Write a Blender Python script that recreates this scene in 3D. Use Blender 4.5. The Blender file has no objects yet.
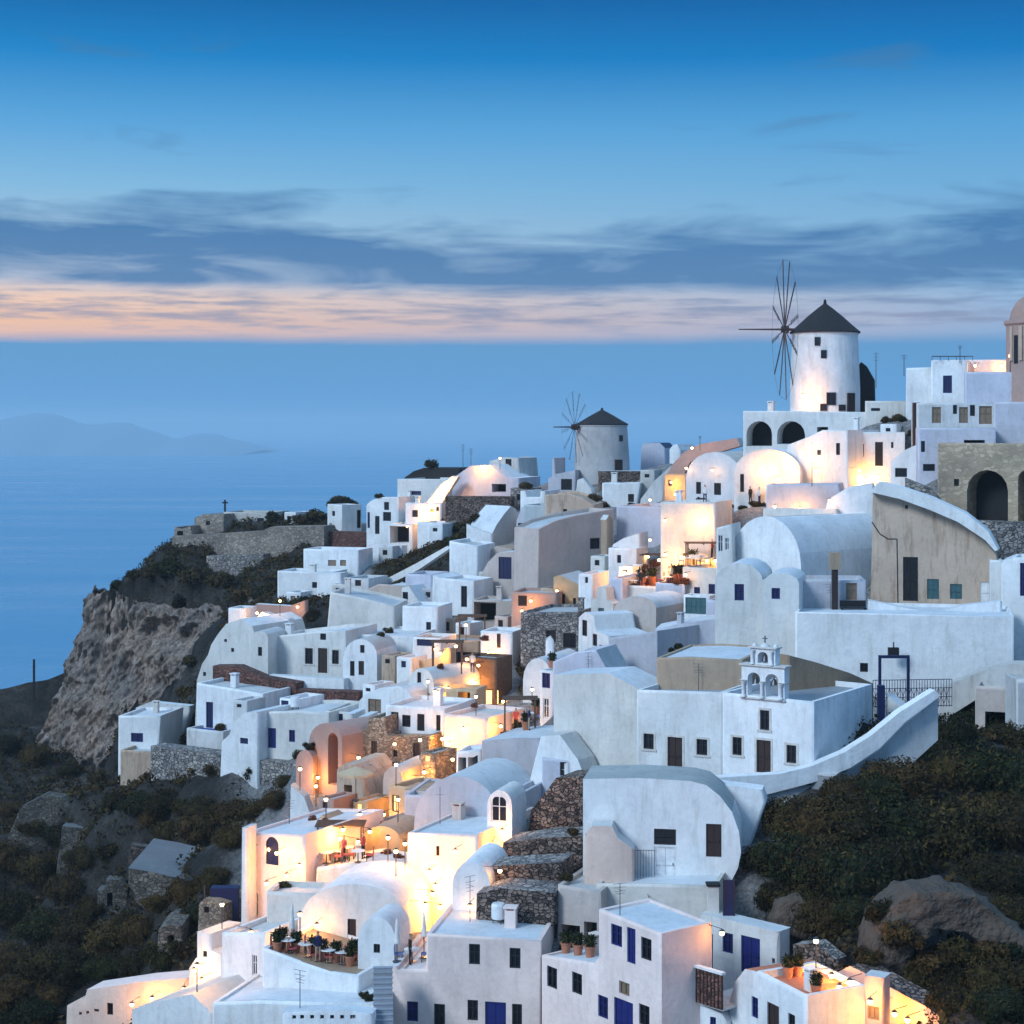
import bpy, bmesh, math, random
import numpy as np
from mathutils import Vector, Matrix
from mathutils.geometry import tessellate_polygon, delaunay_2d_cdt

random.seed(7)
rng = np.random.default_rng(7)
F, HZ, CH = 1800.0, 427.0, 130.0        # focal length in px, horizon row, camera height above the sea
scene = bpy.context.scene
COL = scene.collection


def W(px, py, d):
    """photo position + distance -> world point"""
    return Vector(((px - 512) / F * d, d, CH - (py - HZ) / F * d))


# ------------------------------------------------------------------ materials
MAT = {}


def newmat(name):
    m = bpy.data.materials.new(name)
    m.use_nodes = True
    nt = m.node_tree
    b = nt.nodes['Principled BSDF']
    MAT[name] = m
    return m, nt, b


def nd(nt, typ, **kw):
    n = nt.nodes.new(typ)
    for k, v in kw.items():
        if k.startswith('i_'):
            n.inputs[k[2:].replace('_', ' ')].default_value = v
        else:
            setattr(n, k, v)
    return n


def ramp(nt, stops, fac=None):
    n = nt.nodes.new('ShaderNodeValToRGB')
    e = n.color_ramp.elements
    while len(e) > 1:
        e.remove(e[-1])
    e[0].position, e[0].color = stops[0][0], (*stops[0][1], 1)
    for p, c in stops[1:]:
        x = e.new(p)
        x.color = (*c, 1)
    if fac is not None:
        nt.links.new(fac, n.inputs[0])
    return n


def mixc(nt, fac, a, b, mode='MIX'):
    n = nt.nodes.new('ShaderNodeMix')
    n.data_type = 'RGBA'
    n.blend_type = mode
    for s, v in ((0, fac), (6, a), (7, b)):
        if hasattr(v, 'links'):
            nt.links.new(v, n.inputs[s])
        else:
            n.inputs[s].default_value = (*v, 1) if isinstance(v, tuple) else v
    return n.outputs[2]


def objcoord(nt):
    """world-anchored coordinates so neighbours never repeat"""
    g = nt.nodes.new('ShaderNodeNewGeometry')
    return g.outputs['Position']


def plaster(name, col, stain=0.25, scol=(.33, .29, .25), rough=.9):
    m, nt, b = newmat(name)
    L = nt.links.new
    P = objcoord(nt)
    n1 = nd(nt, 'ShaderNodeTexNoise', i_Scale=.35, i_Detail=6., i_Roughness=.65)
    L(P, n1.inputs['Vector'])
    mp = nd(nt, 'ShaderNodeMapping')
    mp.inputs['Scale'].default_value = (1.6, 1.6, .28)
    L(P, mp.inputs['Vector'])
    n2 = nd(nt, 'ShaderNodeTexNoise', i_Scale=1.1, i_Detail=8., i_Roughness=.7)
    L(mp.outputs[0], n2.inputs['Vector'])
    dark = tuple(c * .82 for c in col)
    r1 = ramp(nt, [(.35, dark), (.65, col)], n1.outputs['Fac'])
    r2 = ramp(nt, [(.50, (0, 0, 0)), (.74, (stain, stain, stain))], n2.outputs['Fac'])
    oi = nt.nodes.new('ShaderNodeObjectInfo')
    r3 = ramp(nt, [(0, (.80, .755, .69)), (.22, (.86, .84, .80)), (.5, (.95, .95, .95)), (1, (1, 1, 1))], oi.outputs['Random'])
    n4 = nd(nt, 'ShaderNodeTexNoise', i_Scale=2.6, i_Detail=9., i_Roughness=.75)
    L(P, n4.inputs['Vector'])
    r4 = ramp(nt, [(.36, (.91, .91, .92)), (.5, (1, 1, 1)), (.66, (1.02, 1.02, 1.01))], n4.outputs['Fac'])
    r1o = mixc(nt, 1.0, r1.outputs[0], r4.outputs[0], 'MULTIPLY')
    c = mixc(nt, r2.outputs[0], r1o, scol)
    c = mixc(nt, 1.0, c, r3.outputs[0], 'MULTIPLY')
    L(c, b.inputs['Base Color'])
    b.inputs['Roughness'].default_value = rough
    n3 = nd(nt, 'ShaderNodeTexNoise', i_Scale=3.5, i_Detail=5.)
    L(P, n3.inputs['Vector'])
    bp = nd(nt, 'ShaderNodeBump', i_Strength=.35, i_Distance=.09)
    L(n3.outputs['Fac'], bp.inputs['Height'])
    L(bp.outputs[0], b.inputs['Normal'])
    return m


def stone(name, c1, c2, mort, scale=2.2, bump=.6, zs=1.5):
    m, nt, b = newmat(name)
    L = nt.links.new
    P = objcoord(nt)
    n0 = nd(nt, 'ShaderNodeTexNoise', i_Scale=1.2, i_Detail=3.)
    L(P, n0.inputs['Vector'])
    va = nd(nt, 'ShaderNodeVectorMath', operation='MULTIPLY_ADD')
    L(n0.outputs['Color'], va.inputs[0])
    va.inputs[1].default_value = (.55, .55, .55)
    L(P, va.inputs[2])
    mp = nd(nt, 'ShaderNodeMapping')
    mp.inputs['Scale'].default_value = (1, 1, zs)
    L(va.outputs[0], mp.inputs['Vector'])
    v = nd(nt, 'ShaderNodeTexVoronoi', i_Scale=scale)
    L(mp.outputs[0], v.inputs['Vector'])
    ve = nd(nt, 'ShaderNodeTexVoronoi', i_Scale=scale, feature='DISTANCE_TO_EDGE')
    L(mp.outputs[0], ve.inputs['Vector'])
    sp = nt.nodes.new('ShaderNodeSeparateColor')
    L(v.outputs['Color'], sp.inputs[0])
    r = ramp(nt, [(0, c1), (.6, c2), (1, tuple(min(1, x * 1.35) for x in c2))], sp.outputs[0])
    e = ramp(nt, [(.02, (0, 0, 0)), (.09, (1, 1, 1))], ve.outputs['Distance'])
    c = mixc(nt, e.outputs[0], mort, r.outputs[0])
    n1 = nd(nt, 'ShaderNodeTexNoise', i_Scale=.25, i_Detail=6.)
    L(P, n1.inputs['Vector'])
    r1 = ramp(nt, [(.3, (.6, .6, .62)), (.7, (1.1, 1.08, 1.02))], n1.outputs['Fac'])
    c = mixc(nt, 1.0, c, r1.outputs[0], 'MULTIPLY')
    L(c, b.inputs['Base Color'])
    b.inputs['Roughness'].default_value = .95
    bp = nd(nt, 'ShaderNodeBump', i_Strength=bump, i_Distance=.15)
    L(e.outputs[0], bp.inputs['Height'])
    L(bp.outputs[0], b.inputs['Normal'])
    return m


def flat(name, col, rough=.6, metal=0., var=.15, scale=3., emit=None, es=0.):
    m, nt, b = newmat(name)
    n = nd(nt, 'ShaderNodeTexNoise', i_Scale=scale, i_Detail=4.)
    nt.links.new(objcoord(nt), n.inputs['Vector'])
    r = ramp(nt, [(.3, tuple(c * (1 - var) for c in col)), (.7, tuple(min(1, c * (1 + var)) for c in col))], n.outputs['Fac'])
    nt.links.new(r.outputs[0], b.inputs['Base Color'])
    b.inputs['Roughness'].default_value = rough
    b.inputs['Metallic'].default_value = metal
    if emit:
        b.inputs['Emission Color'].default_value = (*emit, 1)
        b.inputs['Emission Strength'].default_value = es
    return m


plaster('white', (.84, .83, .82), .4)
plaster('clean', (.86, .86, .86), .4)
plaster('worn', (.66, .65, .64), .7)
plaster('pink', (.95, .75, .68), .3)  # pink plaster, raised so that warm lamp light sits in its colour
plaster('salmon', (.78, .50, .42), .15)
plaster('beige', (.60, .45, .34), .9, (.22, .12, .07))
plaster('greige', (.60, .50, .45), .4)
plaster('tan', (.46, .33, .23), .6, (.22, .15, .11))
plaster('lilac', (.60, .60, .68), .4)  # lilac tone; blue shade on white walls is put into it
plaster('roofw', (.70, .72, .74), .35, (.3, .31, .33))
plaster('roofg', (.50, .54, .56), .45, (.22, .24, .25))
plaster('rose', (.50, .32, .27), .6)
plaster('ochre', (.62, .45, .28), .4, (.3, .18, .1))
stone('masonry', (.22, .18, .15), (.36, .30, .25), (.20, .17, .15), 2.6)
stone('rubble', (.05, .035, .03), (.24, .17, .14), (.012, .01, .01), 3.4, 1.)
stone('redstone', (.10, .045, .035), (.20, .09, .07), (.04, .025, .02), 3.6, .8)
stone('greystone', (.16, .15, .15), (.34, .31, .29), (.10, .09, .09), 2.6, .9)
stone('villastone', (.20, .14, .10), (.38, .28, .20), (.17, .13, .11), 3.4, .7)
plaster('millgrey', (.50, .48, .47), .7)
plaster('roofdark', (.17, .18, .19), .3)
stone('darkrubble', (.08, .07, .06), (.17, .145, .12), (.05, .045, .04), 3., .8)
stone('arcade', (.40, .31, .22), (.48, .375, .27), (.38, .30, .21), 1.6, .2, 1.9)
flat('glass', (.006, .007, .012), .3, 0, .3)
flat('dark', (.006, .006, .008), .8)
flat('blue', (.010, .016, .13), .45)
flat('deepblue', (.006, .010, .06), .5)
flat('brown', (.03, .013, .010), .6)
flat('lightwood', (.22, .15, .10), .6)
flat('teal', (.05, .12, .13), .4)
flat('frame_white', (.72, .72, .72), .5)
flat('frame_stone', (.60, .55, .50), .8)
flat('frame_dark', (.022, .018, .022), .5)
flat('metal', (.10, .10, .11), .4, .7)
flat('wood', (.07, .05, .045), .8)
flat('thatch', (.022, .018, .018), .95, 0, .5, 6.)
flat('terracotta', (.42, .16, .09), .8)
flat('cloth', (.70, .68, .64), .9)
flat('bluecloth', (.03, .07, .28), .8)
flat('redcloth', (.40, .07, .07), .9)
flat('cushion', (.10, .16, .34), .9)
flat('pool', (.03, .30, .34), .08)
flat('bulb', (1, .8, .5), .5, 0, 0., 1., (1., .62, .25), 14.)
flat('litglass', (1, .75, .35), .5, 0, 0., 1., (1., .52, .14), 1.6)
flat('flower', (.45, .08, .16), .8, 0, .4)
flat('skin', (.4, .25, .18), .6)
plaster('plinth', (.34, .36, .40), .3)


def foliage(name, c1, c2):
    m, nt, b = newmat(name)
    oi = nt.nodes.new('ShaderNodeObjectInfo')
    n = nd(nt, 'ShaderNodeTexNoise', i_Scale=1.3, i_Detail=3.)
    nt.links.new(objcoord(nt), n.inputs['Vector'])
    r = ramp(nt, [(.3, c1), (.7, c2)], n.outputs['Fac'])
    r2 = ramp(nt, [(0, (.6, .65, .6)), (1, (1.25, 1.15, 1.))], oi.outputs['Random'])
    nt.links.new(mixc(nt, 1., r.outputs[0], r2.outputs[0], 'MULTIPLY'), b.inputs['Base Color'])
    b.inputs['Roughness'].default_value = .8
    b.inputs['Specular IOR Level'].default_value = .15


foliage('leaf', (.009, .009, .004), (.040, .030, .009))
flat('wood_brown', (.11, .06, .035), .7, 0, .4, 5.)
foliage('leaf_green', (.008, .012, .005), (.026, .034, .010))
foliage('leaf_brown', (.022, .014, .006), (.095, .056, .020))
foliage('leaf_olive', (.022, .017, .006), (.088, .063, .019))
foliage('leaf_red', (.10, .03, .02), (.22, .07, .03))
foliage('leaf_warm', (.04, .045, .012), (.10, .09, .02))


# ------------------------------------------------------------------ objects
def link(o, parent=None):
    COL.objects.link(o)
    if parent is not None:
        o.parent = parent
    return o


def tag(o, label=None, cat=None, group=None, kind=None):
    for k, v in (('label', label), ('category', cat), ('group', group), ('kind', kind)):
        if v:
            o[k] = v
    return o


def empty(name, loc, rz=0., label=None, cat=None, group=None):
    o = bpy.data.objects.new(name, None)
    o.empty_display_size = .5
    o.location = loc
    o.rotation_euler = (0, 0, rz)
    link(o)
    return tag(o, label, cat, group, 'thing' if cat else None)


class MB:
    """collects faces, then becomes one mesh object"""
    def __init__(s):
        s.v, s.f, s.m, s.mats = [], [], [], []

    def mi(s, mat):
        if mat not in s.mats:
            s.mats.append(mat)
        return s.mats.index(mat)

    def face(s, pts, mat='white'):
        i = len(s.v)
        s.v += [tuple(p) for p in pts]
        s.f.append(tuple(range(i, i + len(pts))))
        s.m.append(s.mi(mat))

    def box(s, x0, y0, z0, x1, y1, z1, mat='white', M=None):
        c = [(x0, y0, z0), (x1, y0, z0), (x1, y1, z0), (x0, y1, z0), (x0, y0, z1), (x1, y0, z1), (x1, y1, z1), (x0, y1, z1)]
        if M is not None:
            c = [tuple(M @ Vector(p)) for p in c]
        i = len(s.v)
        s.v += c
        for f in ((0, 3, 2, 1), (4, 5, 6, 7), (0, 1, 5, 4), (1, 2, 6, 5), (2, 3, 7, 6), (3, 0, 4, 7)):
            s.f.append(tuple(i + k for k in f))
            s.m.append(s.mi(mat))

    def tube(s, a, b, r0, r1=None, n=8, mat='wood', caps=True):
        a, b = Vector(a), Vector(b)
        r1 = r0 if r1 is None else r1
        z = (b - a).normalized()
        x = z.orthogonal().normalized()
        y = z.cross(x)
        i = len(s.v)
        for p, r in ((a, r0), (b, r1)):
            for k in range(n):
                t = 2 * math.pi * k / n
                s.v.append(tuple(p + (x * math.cos(t) + y * math.sin(t)) * r))
        for k in range(n):
            s.f.append((i + k, i + (k + 1) % n, i + n + (k + 1) % n, i + n + k))
            s.m.append(s.mi(mat))
        if caps:
            s.f.append(tuple(i + k for k in range(n))[::-1])
            s.f.append(tuple(i + n + k for k in range(n)))
            s.m += [s.mi(mat)] * 2

    def lathe(s, prof, n=32, mat='white', c=(0, 0), sy=1.):
        i = len(s.v)
        for r, z in prof:
            for k in range(n):
                t = 2 * math.pi * k / n
                s.v.append((c[0] + r * math.cos(t), c[1] + r * math.sin(t) * sy, z))
        for j in range(len(prof) - 1):
            for k in range(n):
                a, b_ = i + j * n + k, i + j * n + (k + 1) % n
                s.f.append((a, b_, b_ + n, a + n))
                s.m.append(s.mi(mat))

    def mesh(s, name, weld=True):
        me = bpy.data.meshes.new(name)
        me.from_pydata(s.v, [], s.f)
        for m in s.mats:
            me.materials.append(MAT[m])
        me.polygons.foreach_set('material_index', s.m)
        me.update()
        if weld:
            bm = bmesh.new()
            bm.from_mesh(me)
            bmesh.ops.remove_doubles(bm, verts=bm.verts, dist=.002)
            bm.to_mesh(me)
            bm.free()
        return me

    def build(s, name, parent=None, smooth=None, bevel=0., weld=True, label=None, weight=False):
        if not s.f:
            return None
        me = s.mesh(name, weld)
        if smooth:
            me.polygons.foreach_set('use_smooth', [True] * len(me.polygons))
            me.set_sharp_from_angle(angle=math.radians(smooth))
        o = bpy.data.objects.new(name, me)
        link(o, parent)
        if bevel:
            md = o.modifiers.new('bevel', 'BEVEL')
            md.width = bevel
            md.segments = 2
            md.limit_method = 'WEIGHT' if weight else 'ANGLE'
            md.angle_limit = math.radians(40)
            me.polygons.foreach_set('use_smooth', [True] * len(me.polygons))
            me.set_sharp_from_angle(angle=math.radians(60))
        if label:
            o['label'] = label
        return o


def arc(x0, x1, ys, yt, n=10):
    """points of an arch from the left springing over the crown to the right one (photo units)"""
    cx, rx = (x0 + x1) / 2, (x1 - x0) / 2
    return [(cx - rx * math.cos(math.pi * k / n), ys - (ys - yt) * math.sin(math.pi * k / n)) for k in range(n + 1)]


# ------------------------------------------------------------------ houses
SPECS = []
GROUND = []        # world control points of the hillside


def H(label, poly, dA, dB=None, D=7., bx=None, lx=None, m='white', rm='roofw', o=(), ro=(), lo=(), par=.3,
      name='house', cat='house', sink=1.5, gp=True, ch=(), group=None, smooth=0, bev=.17):
    """label, front outline (tuple x0,x1,ytop,ybot or list of points), distances of its left and right end"""
    SPECS.append(dict(locals()))


def lineit(px, P0, e):
    """where the sight line through column px meets the vertical plane P0 + s*e"""
    k = (px - 512) / F
    s = (k * P0[1] - P0[0]) / (e[0] - k * e[1])
    return s, P0[1] + s * e[1]


def zof(py, t):
    return CH - (py - HZ) / F * t


STY = {'L': ('frame_dark', 'litglass', 0),  # code: (frame material, pane/leaf material, is door)
    'w': ('frame_dark', 'glass', 0), 's': ('frame_stone', 'glass', 0), 'W': ('frame_white', 'glass', 0), 'b': ('blue', 'deepblue', 0),
    'D': ('blue', 'blue', 1), 'N': ('frame_stone', 'brown', 1), 'n': ('brown', 'brown', 1), 'k': ('frame_dark', 'dark', 1),
    'g': ('frame_white', 'frame_white', 1), 'o': ('lightwood', 'lightwood', 0), 't': ('teal', 'teal', 1), 'p': ('deepblue', 'deepblue', 1),
}


def facepanel(wall, outer, holes, M, mat):
    """outer/holes in (s,z); M maps (s, inward depth, z) to local coordinates"""
    pts, eds = [], []
    for l in [outer] + list(holes):
        i = len(pts)
        pts += [Vector((a, b)) for a, b in l]
        eds += [(i + k, i + (k + 1) % len(l)) for k in range(len(l))]
    vo, _e, fo = delaunay_2d_cdt(pts, eds, [], 0, 1e-5)[:3]

    def within(l, x, y):
        c = False
        for i in range(len(l)):
            (x1, y1), (x2, y2) = l[i], l[(i + 1) % len(l)]
            if (y1 > y) != (y2 > y) and x < (x2 - x1) * (y - y1) / (y2 - y1) + x1:
                c = not c
        return c
    for t in fo:
        cx = sum(vo[i][0] for i in t) / len(t)
        cy = sum(vo[i][1] for i in t) / len(t)
        if within(outer, cx, cy) and not any(within(h, cx, cy) for h in holes):
            wall.face([M(vo[i][0], 0, vo[i][1]) for i in t], mat)


def put_opening(root, wall, kind, hole, M, mat, d, px_h):
    """reveal faces in the wall mesh, then the window or door as its own part"""
    deep = kind in 'vA'
    r = 2.6 if deep else .2
    n = len(hole)
    for i in range(n):
        (a, b), (c, e) = hole[i], hole[(i + 1) % n]
        wall.face([M(a, 0, b), M(c, 0, e), M(c, r, e), M(a, r, b)], mat)
    if deep:
        wall.face([M(a, r, b) for a, b in hole], 'dark')  # near black back wall: the shade inside is put into its colour
        return
    fm, pm, isdoor = STY[kind]
    xs = [p[0] for p in hole]
    zs = [p[1] for p in hole]
    x0, x1, z0, z1 = min(xs), max(xs), min(zs), max(zs)
    w, h = x1 - x0, z1 - z0
    fr = MB()

    def bar(a0, b0, a1, b1, y0, y1, mt):
        c = [M(a0, y0, b0), M(a1, y0, b0), M(a1, y1, b0), M(a0, y1, b0), M(a0, y0, b1), M(a1, y0, b1), M(a1, y1, b1), M(a0, y1, b1)]
        i = len(fr.v)
        fr.v += [tuple(p) for p in c]
        for f in ((0, 3, 2, 1), (4, 5, 6, 7), (0, 1, 5, 4), (1, 2, 6, 5), (2, 3, 7, 6), (3, 0, 4, 7)):
            fr.f.append(tuple(i + k for k in f))
            fr.m.append(fr.mi(mt))
    t = min(.08, w * .14)
    g = .012
    arched = n > 4
    # frame
    if kind in 'sN':      # pale stone surround proud of the wall
        q = .13
        bar(x0 - q, z0, x0 + .01, z1 + q, -.03, .05, fm)
        bar(x1 - .01, z0, x1 + q, z1 + q, -.03, .05, fm)
        bar(x0 + .01, z1 - .01, x1 - .01, z1 + q, -.03, .05, fm)
        if not isdoor:
            bar(x0 - q - .05, z0 - q, x1 + q + .05, z0, -.07, .05, fm)
    fcol = 'frame_dark' if kind in 's' else ('brown' if kind == 'N' else fm)
    bar(x0 + g, z0 + g, x0 + t, z1 - g, .06, .13, fcol)
    bar(x1 - t, z0 + g, x1 - g, z1 - g, .06, .13, fcol)
    bar(x0 + t, z1 - t, x1 - t, z1 - g, .06, .13, fcol)
    bar(x0 + t, z0 + g, x1 - t, z0 + t, .06, .13, fcol)
    if not isdoor:
        bar((x0 + x1) / 2 - .025, z0 + t, (x0 + x1) / 2 + .025, z1 - t, .07, .12, fcol)
        if h > .9:
            bar(x0 + t, z0 + h * .58, (x0 + x1) / 2 - .025, z0 + h * .58 + .04, .07, .12, fcol)
            bar((x0 + x1) / 2 + .025, z0 + h * .58, x1 - t, z0 + h * .58 + .04, .07, .12, fcol)
        p = MB()
        p.face([M(a, .14, b) for a, b in hole], pm)
        if px_h < 9:
            wo = p.build('window', root)
        else:
            wo = fr.build('window', root, weld=False)
            p.build('pane', wo)
    else:
        nb = max(2, int(w / .45))
        for k in range(nb):
            a0 = x0 + t + (w - 2 * t) * k / nb
            a1 = x0 + t + (w - 2 * t) * (k + 1) / nb
            bar(a0 + .012, z0 + t, a1 - .012, z0 + h * .42, .09, .125, pm)
            bar(a0 + .012, z0 + h * .46, a1 - .012, z1 - t, .09, .125, pm)
        p = [M(a, .14, b) for a, b in hole]
        i = len(fr.v)
        fr.v += [tuple(q) for q in p]
        fr.f.append(tuple(range(i, i + len(p))))
        fr.m.append(fr.mi(pm))
        do = fr.build('door', root, weld=False)
        if px_h > 24:
            hb = MB()
            c = M(x1 - t - .1, .05, z0 + h * .45)
            hb.tube(c, M(x1 - t - .1, .05, z0 + h * .45 + .16), .025, n=6, mat='metal')
            hb.build('handle', do)


def build_house(S):
    poly, dA, dB, D = S['poly'], S['dA'], S['dB'], S['D']
    if dA is None:                     # stands wherever the hillside is
        q = [(poly[0], poly[3]), (poly[1], poly[3])] if isinstance(poly, tuple) else poly
        yb_ = max(p[1] for p in q)
        g = hit(sum(p[0] for p in q) / len(q), yb_)
        dA = dB = S['dA'] = g.y - .5
        print('AUTO %.0f' % dA, S['label'])
    dB = dA if dB is None else dB
    if isinstance(poly, tuple):
        x0, x1, yt, yb = poly
        lev = lambda y: HZ + (y - HZ) * dA / dB
        poly = [(x0, yb), (x0, yt), (x1, lev(yt)), (x1, max(lev(yb), yb))]
    xs = [p[0] for p in poly]
    xa, xb = min(xs), max(xs)
    A = ((xa - 512) / F * dA, dA)
    B = ((xb - 512) / F * dB, dB)
    Lh = math.hypot(B[0] - A[0], B[1] - A[1])
    e = ((B[0] - A[0]) / Lh, (B[1] - A[1]) / Lh)
    bk = (-e[1], e[0])
    out = []
    for px, py in poly:
        s, t = lineit(px, A, e)
        out.append([s, zof(py, t)])
    if S['bx'] is not None:
        D = max(1., lineit(S['bx'], B, bk)[0])
    if S['lx'] is not None:
        D = max(1., lineit(S['lx'], A, bk)[0])
    if S['lx'] is not None or S['bx'] is not None:
        print('DEPTH %.1f' % D, S['label'][:50])
    zmin = min(p[1] for p in out)
    thr = zmin + .12 * (max(p[1] for p in out) - zmin) + .05
    # reach down to the ground below
    zg = zmin
    for s in (0, Lh):
        for v in (0, D):
            zg = min(zg, gz(A[0] + e[0] * s + bk[0] * v, A[1] + e[1] * s + bk[1] * v))
    zb = max(zg, zmin - 14) - .6 if S['sink'] > 0 else zmin
    for p in out:
        if p[1] <= thr and S['sink'] > 0:
            p[1] = min(p[1], zb)
    base = min(p[1] for p in out)
    root = empty(S['name'], (A[0], A[1], base), math.atan2(e[1], e[0]), S['label'], S['cat'], S['group'])
    O = [(s, z - base) for s, z in out]
    area = sum(O[i][0] * O[(i + 1) % len(O)][1] - O[(i + 1) % len(O)][0] * O[i][1] for i in range(len(O)))
    if area > 0:
        O = O[::-1]                      # clockwise seen from the front
    mat = S['m']
    wall, roof = MB(), MB()
    Mf = lambda s, v, z: (s, v, z)
    MR = lambda s, v, z: (Lh - v, s, z)
    ML = lambda s, v, z: (v, s, z)
    todo = []

    def hole_of(op, P0, dirv):
        kind, a, b, c, d_ = op[:5]
        pts = [(a, d_), (a, b), (c, b), (c, d_)]
        s0, t0 = lineit(a, P0, dirv)
        s1, t1 = lineit(c, P0, dirv)
        zt = (zof(b, t0) + zof(b, t1)) / 2 - base
        zb_ = (zof(d_, t0) + zof(d_, t1)) / 2 - base
        if s0 > s1:
            s0, s1 = s1, s0
        if len(op) > 5 or kind == 'A':   # arched head
            rr = (s1 - s0) / 2
            rh = min(rr, (zt - zb_) * .6)
            h = [(s0, zb_)] + [((s0 + s1) / 2 - rr * math.cos(math.pi * k / 8), zt - rh + rh * math.sin(math.pi * k / 8)) for k in range(9)] + [(s1, zb_)]
            return h
        return [(s0, zb_), (s0, zt), (s1, zt), (s1, zb_)]

    def inside(a, b):
        c = False
        for i in range(len(O)):
            (x1, y1), (x2, y2) = O[i], O[(i + 1) % len(O)]
            if (y1 > b) != (y2 > b) and a < (x2 - x1) * (b - y1) / (y2 - y1) + x1:
                c = not c
        return c

    def fit(h):
        for k in range(40):
            sc = 1 - .012 * k
            cx = sum(a for a, b in h) / len(h)
            z0 = min(b for a, b in h)
            g = [(cx + (a - cx) * sc, z0 + (b - z0) * sc - .04 * k * 0) for a, b in h]
            dxs = (Lh / 2 - cx) * min(1, k * .03)
            g = [(a + dxs, b) for a, b in g]
            if all(inside(a + q, b + .16) and inside(a + q, b - .05) for a, b in g for q in (-.16, .16)):
                return g
        print('HOLE', S['label'])
        return None
    fh = []
    for op in S['o']:
        h = fit(hole_of(op, A, e))
        if h is None:
            continue
        fh.append(h)
        todo.append((op[0], h, Mf, op[4] - op[2]))
    facepanel(wall, O, fh, Mf, mat)
    wall.face([(s, D, z) for s, z in O[::-1]], mat)

    def tray(i):
        p, q = O[i % len(O)], O[(i + 1) % len(O)]
        dx, dz = q[0] - p[0], q[1] - p[1]
        return S['par'] > 0 and dx > 1.0 and abs(dz) < .6 * dx and D > 1.6
    for i in range(len(O)):
        p, q = O[i], O[(i + 1) % len(O)]
        dx, dz = q[0] - p[0], q[1] - p[1]
        l = math.hypot(dx, dz)
        if l < 1e-6:
            continue
        nz = dx / l
        if nz < -.5:
            continue
        if nz > .35:
            if tray(i):
                t = .24
                h = S['par']
                f = lambda s: p[1] + dz * s / dx
                a0, a1 = p[0], q[0]
                tl, tr = (0 if tray(i - 1) else t), (0 if tray(i + 1) else t)
                P = lambda s, v, k=0: (a0 + s, v, f(s) - k)
                wall.face([P(0, 0), P(dx, 0), P(dx, t), P(0, t)], mat)
                wall.face([P(0, D - t), P(dx, D - t), P(dx, D), P(0, D)], mat)
                if tl:
                    wall.face([P(0, t), P(t, t), P(t, D - t), P(0, D - t)], mat)
                    wall.face([P(t, t), P(t, D - t), P(t, D - t, h), P(t, t, h)], mat)
                if tr:
                    wall.face([P(dx - t, t), P(dx, t), P(dx, D - t), P(dx - t, D - t)], mat)
                    wall.face([P(dx - t, t), P(dx - t, D - t), P(dx - t, D - t, h), P(dx - t, t, h)], mat)
                wall.face([P(tl, t), P(dx - tr, t), P(dx - tr, t, h), P(tl, t, h)], mat)
                wall.face([P(tl, D - t), P(dx - tr, D - t), P(dx - tr, D - t, h), P(tl, D - t, h)], mat)
                roof.face([P(tl, t, h), P(dx - tr, t, h), P(dx - tr, D - t, h), P(tl, D - t, h)], S['rm'])
            else:
                roof.face([(p[0], 0, p[1]), (q[0], 0, q[1]), (q[0], D, q[1]), (p[0], D, p[1])], S['rm'])
        else:
            ops = None
            if S['ro'] and abs(p[0] - Lh) < .05 and abs(q[0] - Lh) < .05:
                ops, P0, M = S['ro'], B, MR
            if S['lo'] and abs(p[0]) < .05 and abs(q[0]) < .05:
                ops, P0, M = S['lo'], A, ML
            if ops:
                zlo, zhi = min(p[1], q[1]), max(p[1], q[1])
                hs = []
                for op in ops:
                    h = hole_of(op, P0, bk)
                    h = [(min(max(a, .15), D - .15), min(max(b, zlo + .1), zhi - .1)) for a, b in h]
                    hs.append(h)
                    todo.append((op[0], h, M, op[4] - op[2]))
                facepanel(wall, [(0, zlo), (0, zhi), (D, zhi), (D, zlo)], hs, M, mat)
            else:
                wall.face([(p[0], 0, p[1]), (q[0], 0, q[1]), (q[0], D, q[1]), (p[0], D, p[1])], mat)
    for kind, h, M, ph in todo:
        put_opening(root, wall, kind, h, M, mat, dA, ph)
    curved = len(O) > 8
    b = S['bev'] if not curved else 0
    wn = 'walls' if S['name'] not in ('retaining_wall', 'parapet_wall', 'stone_wall', 'stair_wall') else 'wall_body'
    wo = wall.build(wn, root, smooth=30 if curved else None, bevel=b, weight=True)
    bm = bmesh.new()
    bm.from_mesh(wo.data)
    bmesh.ops.recalc_face_normals(bm, faces=bm.faces)
    bw = bm.edges.layers.float.new('bevel_weight_edge')
    rnd = lambda v: (round(v[0], 2), round(v[1], 2), round(v[2], 2))
    hv = set(rnd(Mx(a, y, b_)) for _k, h, Mx, _p in todo for a, b_ in h for y in (0, .2, 2.6))
    for ed in bm.edges:
        if len(ed.link_faces) == 2 and ed.calc_face_angle(0) > .7 and not (rnd(ed.verts[0].co) in hv or rnd(ed.verts[1].co) in hv):
            ed[bw] = 1.
    bm.to_mesh(wo.data)
    bm.free()
    rn = 'roof' if wn == 'walls' else 'coping'
    ro = roof.build(rn, root, smooth=40 if curved else None)
    rq = random.Random(S['label'])
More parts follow.
